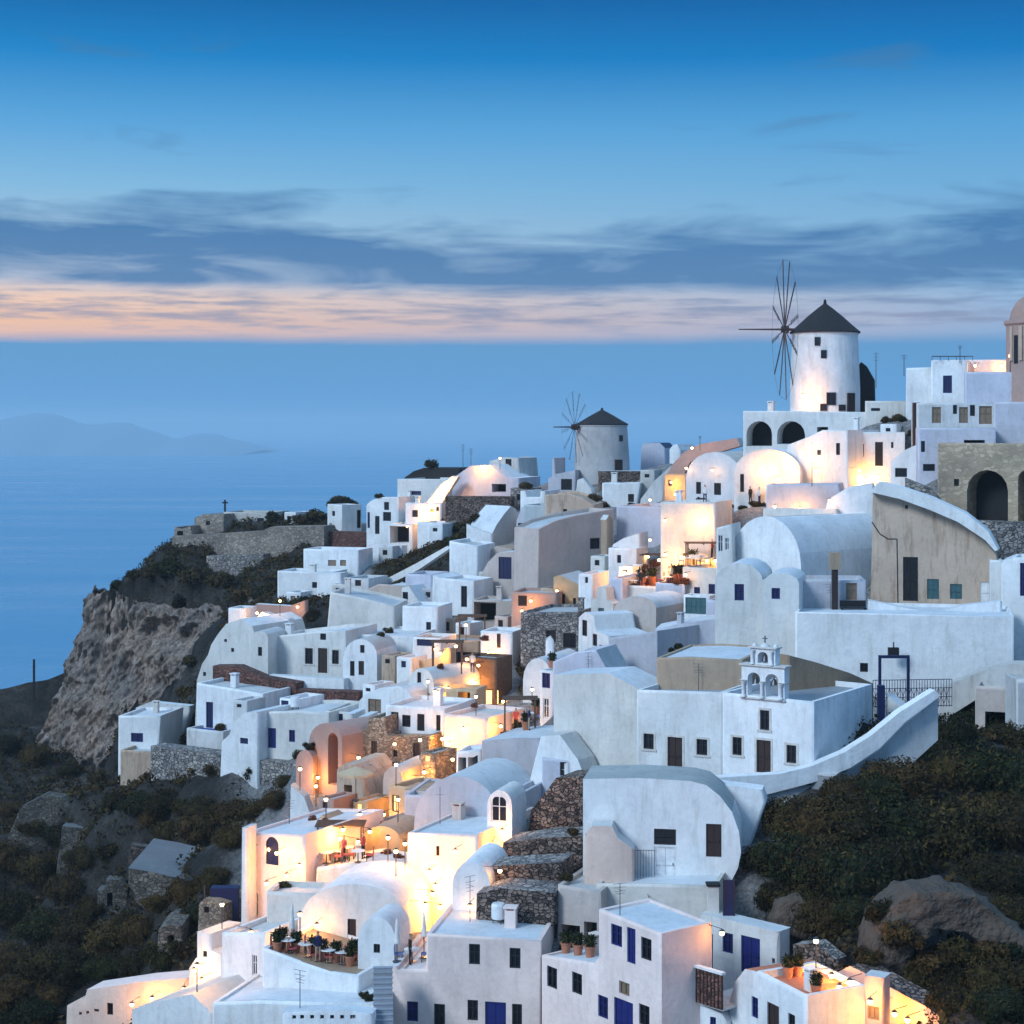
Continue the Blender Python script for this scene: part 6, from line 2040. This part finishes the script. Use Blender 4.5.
# antennas
for i, (x, y, d, h, lab) in enumerate([(463, 470, 236, 3.4, 'thin roof antenna left of the skyline end house'), (471, 468, 236, 2.6, 'short roof antenna beside the skyline end house'), (700, 447, 195, 1.2, 'stubby aerial on the curved path wall'),
                                       (812, 482, 160, 1.8, 'thin mast on the flat white roof by the lamp'), (960, 359, 172, 1.3, 'bent aerial on the taller skyline house'), (876, 384, 182, 3.2, 'bare mast between the windmill and skyline houses'), (904, 372, 176, 1.7, 'dark vent pole at the left skyline cube')]):
    g = MB()
    g.tube((0, 0, -.4), (0, 0, h), .045, .03, 6, 'metal')
    b = MB()
    for q in (.95, .85, .75):
        b.tube((-.35 * q, 0, h * q), (.35 * q, 0, h * q), .02, n=4, mat='metal')
    single('antenna', lab, 'antenna', W(x, y, d), i * .5, [('mast', g), ('crossbars', b)])
# roof rail of the skyline house
g = MB()
g.tube((0, 0, .35), (3.9, 0, .35), .05, n=5, mat='metal')
for k in range(6):
    g.tube((k * .78, 0, -.1), (k * .78, 0, .35), .03, n=4, mat='metal')
single('roof_rail', 'dark roof rail on the taller skyline house', 'railing', W(932, 360, 172.4), 0, [('rail', g)])
# garden bench by the upper alley
single('bench', 'dark bench on the upper alley by the brown shutter', 'bench', W(854, 614, 138.5), 0, [('bench_seat', boxes((-1, 0, .4, 1, .5, .48, 'dark'))), ('bench_back', boxes((-1, .45, .5, 1, .52, 1.0, 'dark'))), ('bench_leg', boxes((-.95, .02, 0, -.85, .45, .398, 'dark'))), ('bench_leg', boxes((.85, .02, 0, .95, .45, .398, 'dark')))])
# hanging cable on the stained wall
g = MB()
pts = [W(872, 522, 144.5), W(880, 534, 144.4), (W(888, 539, 144.3)), W(897, 539, 144.2)]
for a, b in zip(pts, pts[1:]):
    g.tube(a - pts[0], b - pts[0], .05, n=5, mat='dark')
g.tube(pts[-1] - pts[0], W(898, 604, 144.2) - pts[0], .05, n=5, mat='dark')
single('cable', 'dark sagging cable and drainpipe on the stained beige wall', 'cable', pts[0], 0, [('cable_run', g)])


# --- pergolas, people, aerials, tanks, small stair flights
def pergola(px, py, w, dpt, h, label, m='wood_brown'):
    p = surf(dg, px, py)
    if p is None:
        return
    r = empty('pergola', tuple(p), 0, label, 'pergola')
    for x in (-w / 2, w / 2):
        for y in (0, dpt):
            a = MB()
            a.box(x - .06, y - .06, -.5, x + .06, y + .06, h, m)
            a.build('post', r)
    a = MB()
    for k in range(9):
        y = dpt * k / 8
        a.box(-w / 2 - .2, y - .04, h + .08, w / 2 + .2, y + .04, h + .16, m)
    for x in (-w / 2, 0, w / 2):
        a.box(x - .05, -.2, h, x + .05, dpt + .2, h + .08, m)
    a.build('slat_roof', r)


for a in [(650, 578, 3.2, 2, 2.1, 'brown slatted pergola over the orange lit terrace'), (472, 640, 2.4, 2, 2.1, 'brown slatted pergola behind the timber cafe'), (447, 668, 2.4, 1.6, 2.0, 'low brown pergola on the sunken patio'),
          (335, 850, 2.8, 1.8, 2.1, 'wooden pergola by the hillside cafe tables'), (382, 842, 2.2, 1.5, 2.1, 'small pergola above the round bastion'), (520, 730, 2.2, 1.5, 2.1, 'brown pergola on the white cafe terrace'),
          (356, 822, 2.4, 1.6, 2.1, 'dark timber pergola beside the ruined arch house'), (700, 566, 2.8, 1.8, 2.1, 'dark flat pergola on the rooftop bar')]:
    pergola(*a)


def person_mesh(name, top, trousers, pose):
    V = [(0, 0, .95), (0, 0, 1.2), (0, 0, 1.42), (0, 0, 1.52), (0, -.01, 1.64), (0, 0, 1.74), (.19, 0, 1.40), (.25, .02, 1.14), (.24, -.06 - pose, .90 + pose), (-.19, 0, 1.40), (-.25, .02, 1.14), (-.24, -.05, .90),
         (.09, 0, .88), (.11, -.02, .5), (.12, .02, .08), (.12, -.1, .04), (-.09, 0, .88), (-.11, .02, .5), (-.13, .04, .08), (-.13, -.08, .04)]
    E = [(0, 1), (1, 2), (2, 3), (3, 4), (4, 5), (2, 6), (6, 7), (7, 8), (2, 9), (9, 10), (10, 11), (0, 12), (12, 13), (13, 14), (14, 15), (0, 16), (16, 17), (17, 18), (18, 19)]
    Rr = [.15, .15, .14, .06, .10, .085, .06, .045, .035, .06, .045, .035, .09, .06, .045, .035, .09, .06, .045, .035]
    me = bpy.data.meshes.new('tmp')
    me.from_pydata(V, E, [])
    o = bpy.data.objects.new('tmp', me)
    link(o)
    sk = o.modifiers.new('s', 'SKIN')
    o.modifiers.new('u', 'SUBSURF').levels = 1
    for i, v in enumerate(me.skin_vertices[0].data):
        v.radius = (Rr[i] * (1.15 if i in (0, 1, 2) else 1), Rr[i] * (.75 if i in (0, 1, 2) else 1))
        v.use_root = i == 0
    bpy.context.view_layer.update()
    m2 = bpy.data.meshes.new_from_object(o.evaluated_get(bpy.context.evaluated_depsgraph_get()))
    bpy.data.objects.remove(o)
    m2.name = name
    for mt in ('skin', top, trousers, 'dark'):
        m2.materials.append(MAT[mt])
    for p in m2.polygons:
        z, x = p.center.z, abs(p.center.x)
        p.material_index = 3 if z > 1.70 or z < .09 else 0 if z > 1.47 or (x > .2 and z < 1.02) else 1 if z > .93 else 2
        p.use_smooth = True
    return m2


PM = [person_mesh('body', 'cloth', 'deepblue', 0), person_mesh('body', 'redcloth', 'dark', .12), person_mesh('body', 'deepblue', 'tan', .05), person_mesh('body', 'dark', 'dark', 0)]
PW = ['pale shirt', 'red top', 'dark blue top', 'all black']
for i, (x, y, where) in enumerate([(706, 501, 'at the left end of the terrace below the barrel roofs'), (713, 503, 'leaning on the wall below the barrel roofs'), (722, 503, 'in the middle of the crowd below the barrel roofs'), (751, 500, 'near the right end of the barrel roof terrace'),
                                   (760, 498, 'beside the low black bush near the flat lilac wall'), (512, 728, 'among the tables of the white cafe terrace'), (527, 726, 'at the right of the white cafe terrace'), (640, 584, 'at the left of the orange lit terrace'),
                                   (672, 582, 'at the right of the orange lit terrace'), (344, 862, 'by the hillside cafe tables'), (318, 962, 'on the flower terrace'), (404, 962, 'on the pink house balcony'), (470, 668, 'in front of the timber cafe'), (366, 856, 'beside the pink bastion')]):
    p = surf(dg, x, y)
    if p is None:
        continue
    o = bpy.data.objects.new('person', PM[i % 4])
    o.location = p
    o.rotation_euler.z = i * 1.3
    link(o)
    tag(o, f'person in {PW[i % 4]} {where}', 'person', None, 'thing')

for i, (x, y, where) in enumerate([(310, 578, 'flat white upper slope house'), (350, 640, 'blue villa roof'), (452, 545, 'tall plain tower'), (560, 515, 'long sloping beige parapet'), (590, 655, 'grey terrace parapet'), (650, 640, 'tall blue cube'), (700, 680, 'left chapel'), (470, 922, 'pale pink house'),
                                   (650, 895, 'wide blue flat roof'), (830, 606, 'smooth terrace wall'), (285, 822, 'corner house'), (440, 824, 'lamp lit house'), (300, 1008, 'air hole roof'), (620, 915, 'blue door house')]):
    p = surf(dg, x, y)
    if p is None:
        continue
    g = MB()
    h = 1.5 + (i * 37 % 10) * .12
    g.tube((0, 0, -.1), (0, 0, h), .025, .018, 6, 'metal')
    b = MB()
    for q in (1, .88, .76, .68):
        b.tube((-.4 * q, 0, h * q), (.4 * q, 0, h * q), .012, n=4, mat='metal')
    b.tube((0, -.3, h * .8), (0, .3, h * .8), .012, n=4, mat='metal')
    single('antenna', f'television aerial on the roof of the {where}', 'antenna', p, i, [('mast', g), ('crossbars', b)])
for i, (x, y, where) in enumerate([(380, 592, 'pale blue flat roof house'), (500, 918, 'pale pink house'), (296, 705, 'tiny dormer box roof'), (560, 622, 'grey blue flat roof'), (690, 888, 'wide blue roof'), (455, 708, 'cream house')]):
    p = surf(dg, x, y)
    if p is None:
        continue
    g = MB()
    g.lathe([(.01, .25), (.38, .26), (.40, .35), (.40, 1.0), (.34, 1.12), (.01, 1.14)], 18, 'frame_white')
    b = MB()
    for a in range(3):
        b.tube((.3 * math.cos(a * 2.1), .3 * math.sin(a * 2.1), -.02), (.3 * math.cos(a * 2.1), .3 * math.sin(a * 2.1), .26), .03, n=5, mat='metal')
    single('water_tank', f'small white water tank on the {where}', 'water tank', p, i, [('tank', g), ('stand', b)])

# =================================================================== air, sky, sun, camera
hz = MB()
hz.box(-25000, -3000, -16, 25000, 25000, 240, 'white')
m = bpy.data.materials.new('air')
m.use_nodes = True
nt = m.node_tree
nt.nodes.remove(nt.nodes['Principled BSDF'])
v = nt.nodes.new('ShaderNodeVolumePrincipled')
v.inputs['Color'].default_value = (.78, .91, .95, 1)
v.inputs['Density'].default_value = 1.4e-4
v.inputs['Anisotropy'].default_value = .2
nt.links.new(v.outputs[0], nt.nodes['Material Output'].inputs['Volume'])
MAT['white_'] = m
ho = hz.build('haze')
ho.data.materials.clear()
ho.data.materials.append(m)
tag(ho, 'blue evening haze over the sea', None, None, 'stuff')

w = bpy.data.worlds.new('World')
scene.world = w
w.use_nodes = True
nt = w.node_tree
bg = nt.nodes['Background']
L = nt.links.new
tc = nt.nodes.new('ShaderNodeTexCoord')
sx = nt.nodes.new('ShaderNodeSeparateXYZ')
L(tc.outputs['Generated'], sx.inputs[0])


def mth(op, a, b=None, c=None, clamp=False):
    n = nt.nodes.new('ShaderNodeMath')
    n.operation = op
    n.use_clamp = clamp
    for i, q in enumerate((a, b, c)):
        if q is None:
            continue
        if hasattr(q, 'links'):
            L(q, n.inputs[i])
        else:
            n.inputs[i].default_value = q
    return n.outputs[0]


def srgb(r, g, b):
    f = lambda c: ((c / 255 + .055) / 1.055) ** 2.4 if c > 10 else c / 255 / 12.92
    return (f(r), f(g), f(b))


X, Y, Z = sx.outputs
az = mth('DIVIDE', X, mth('MAXIMUM', mth('ABSOLUTE', Y), .2))       # bearing: -.28 left edge ... .28 right edge


def cloudnoise(sx_, sz_, off, detail=6., rough=.6, dist=0.):
    cb = nt.nodes.new('ShaderNodeCombineXYZ')
    L(mth('MULTIPLY', az, sx_), cb.inputs[0])
    L(mth('MULTIPLY', Z, sz_), cb.inputs[1])
    cb.inputs[2].default_value = off
    n = nd(nt, 'ShaderNodeTexNoise', i_Scale=1., i_Detail=detail, i_Roughness=rough, i_Distortion=dist)
    L(cb.outputs[0], n.inputs['Vector'])
    return n.outputs['Fac']


n1 = cloudnoise(8., 52., 1.3, 8., .58, .5)
n2 = cloudnoise(22., 240., 5.1, 5., .6)
n3 = cloudnoise(5.5, 14., 9.7, 5., .55)
R_ = lambda y: (HZ - y) / F / math.sqrt(1 + ((HZ - y) / F) ** 2)
K = 4.0   # ramps run over z in 0..0.25
zz = mth('MULTIPLY', Z, K)
right = mth('MULTIPLY_ADD', az, 1.8, .5, True)
S_ = lambda lst: [(R_(y) * K, srgb(*c)) for y, c in lst][::-1]
clearL = ramp(nt, [(0, srgb(92, 150, 203))] + sorted(S_([(0, (0, 100, 166)), (60, (20, 130, 198)), (130, (90, 164, 218)), (190, (132, 186, 222)), (240, (166, 196, 218)), (282, (190, 196, 210)), (300, (255, 212, 178)), (325, (255, 198, 152)), (345, (232, 188, 176)), (372, (130, 165, 205))])), zz)
clearR = ramp(nt, [(0, srgb(92, 150, 205))] + sorted(S_([(0, (0, 94, 164)), (60, (6, 120, 190)), (130, (84, 160, 214)), (190, (112, 172, 216)), (240, (130, 178, 214)), (282, (132, 178, 216)), (300, (150, 182, 214)), (325, (158, 178, 208)), (345, (128, 168, 210)), (372, (108, 158, 210))])), zz)
clear = mixc(nt, right, clearL.outputs[0], clearR.outputs[0])
cloudc = ramp(nt, [(0, srgb(84, 146, 200))] + sorted(S_([(0, (20, 100, 165)), (70, (70, 122, 168)), (130, (80, 130, 176)), (230, (64, 116, 168)), (285, (80, 122, 168)), (320, (140, 142, 166)), (345, (96, 152, 200)), (400, (88, 152, 206))])), zz)
# main dark bank, thin streaks, and the soft bank lying on the horizon
band = ramp(nt, sorted([(0, (0, 0, 0)), (R_(300) * K, (0, 0, 0)), (R_(282) * K, (.85, .85, .85)), (R_(250) * K, (.95, .95, .95)), (R_(215) * K, (.5, .5, .5)), (R_(180) * K, (.12, .12, .12)), (R_(125) * K, (.02, .02, .02)), (R_(85) * K, (.16, .16, .16)), (R_(55) * K, (.24, .24, .24)), (R_(20) * K, (0, 0, 0))]), mth('ADD', zz, mth('MULTIPLY', mth('MULTIPLY_ADD', n3, .36, -.175), mth('MULTIPLY_ADD', zz, 7.5, -2.35, True))))
bsep = nt.nodes.new('ShaderNodeSeparateColor')
L(band.outputs[0], bsep.inputs[0])
mask1 = mth('MULTIPLY_ADD', mth('ADD', mth('MULTIPLY_ADD', n1, 2.2, -1.1), bsep.outputs[0]), 1.7, -.52, True)
mask1 = mth('MULTIPLY', mask1, .93)
stre = ramp(nt, sorted([(0, (0, 0, 0)), (R_(350) * K, (0, 0, 0)), (R_(322) * K, (.34, .34, .34)), (R_(300) * K, (.30, .30, .30)), (R_(270) * K, (.1, .1, .1)), (R_(150) * K, (0, 0, 0))]), zz)
ssep = nt.nodes.new('ShaderNodeSeparateColor')
L(stre.outputs[0], ssep.inputs[0])
mask2 = mth('MULTIPLY', mth('MULTIPLY_ADD', mth('ADD', n2, ssep.outputs[0]), 5., -3.75, True), mth('MULTIPLY', ssep.outputs[0], 2.2, None, True))
hzn = ramp(nt, [(0, (1, 1, 1)), (R_(346) * K, (1, 1, 1)), (R_(334) * K, (0, 0, 0))], mth('ADD', zz, mth('MULTIPLY_ADD', n1, .03, -.015)))
c = mixc(nt, mask1, clear, cloudc.outputs[0])
c = mixc(nt, mask2, c, cloudc.outputs[0])
c = mixc(nt, hzn.outputs[0], c, cloudc.outputs[0])
# the dome overhead, brighter than the strip the photograph shows
up = mth('MULTIPLY_ADD', Z, 3.0, -.75, True)
over = ramp(nt, [(.25, (.04, .24, .62)), (.42, (.20, .44, .88)), (1, (.34, .64, 1.))], Z)
c = mixc(nt, up, c, over.outputs[0])
L(c, bg.inputs['Color'])
bg.inputs['Strength'].default_value = .95

sun = bpy.data.lights.new('dusk_sun', 'SUN')
sun.energy = 2.4
sun.angle = math.radians(18)
sun.color = (.72, .87, 1)
so = bpy.data.objects.new('dusk_sun', sun)
link(so)
so.rotation_euler = Vector((.62, .55, -.55)).to_track_quat('-Z', 'Y').to_euler()

cam = bpy.data.cameras.new('camera')
co = bpy.data.objects.new('camera', cam)
link(co)
co.location = (0, 0, CH)
co.rotation_euler = (math.radians(90), 0, 0)
cam.sensor_width = 36
cam.lens = F / 1024 * 36
cam.shift_y = (HZ - 512) / 1024
cam.clip_start = 1
cam.clip_end = 60000
scene.camera = co
scene.view_settings.view_transform = 'Standard'
scene.view_settings.look = 'None'
scene.view_settings.exposure = .12
scene.view_settings.gamma = 1
c_ = scene.cycles
c_.use_denoising = True
c_.denoiser = 'OPENIMAGEDENOISE'
c_.max_bounces = 6
c_.diffuse_bounces = 3
c_.glossy_bounces = 2
c_.transmission_bounces = 2
c_.volume_bounces = 1
c_.transparent_max_bounces = 4
c_.sample_clamp_indirect = 4
c_.use_light_tree = True
print('OBJECTS', len(scene.objects))
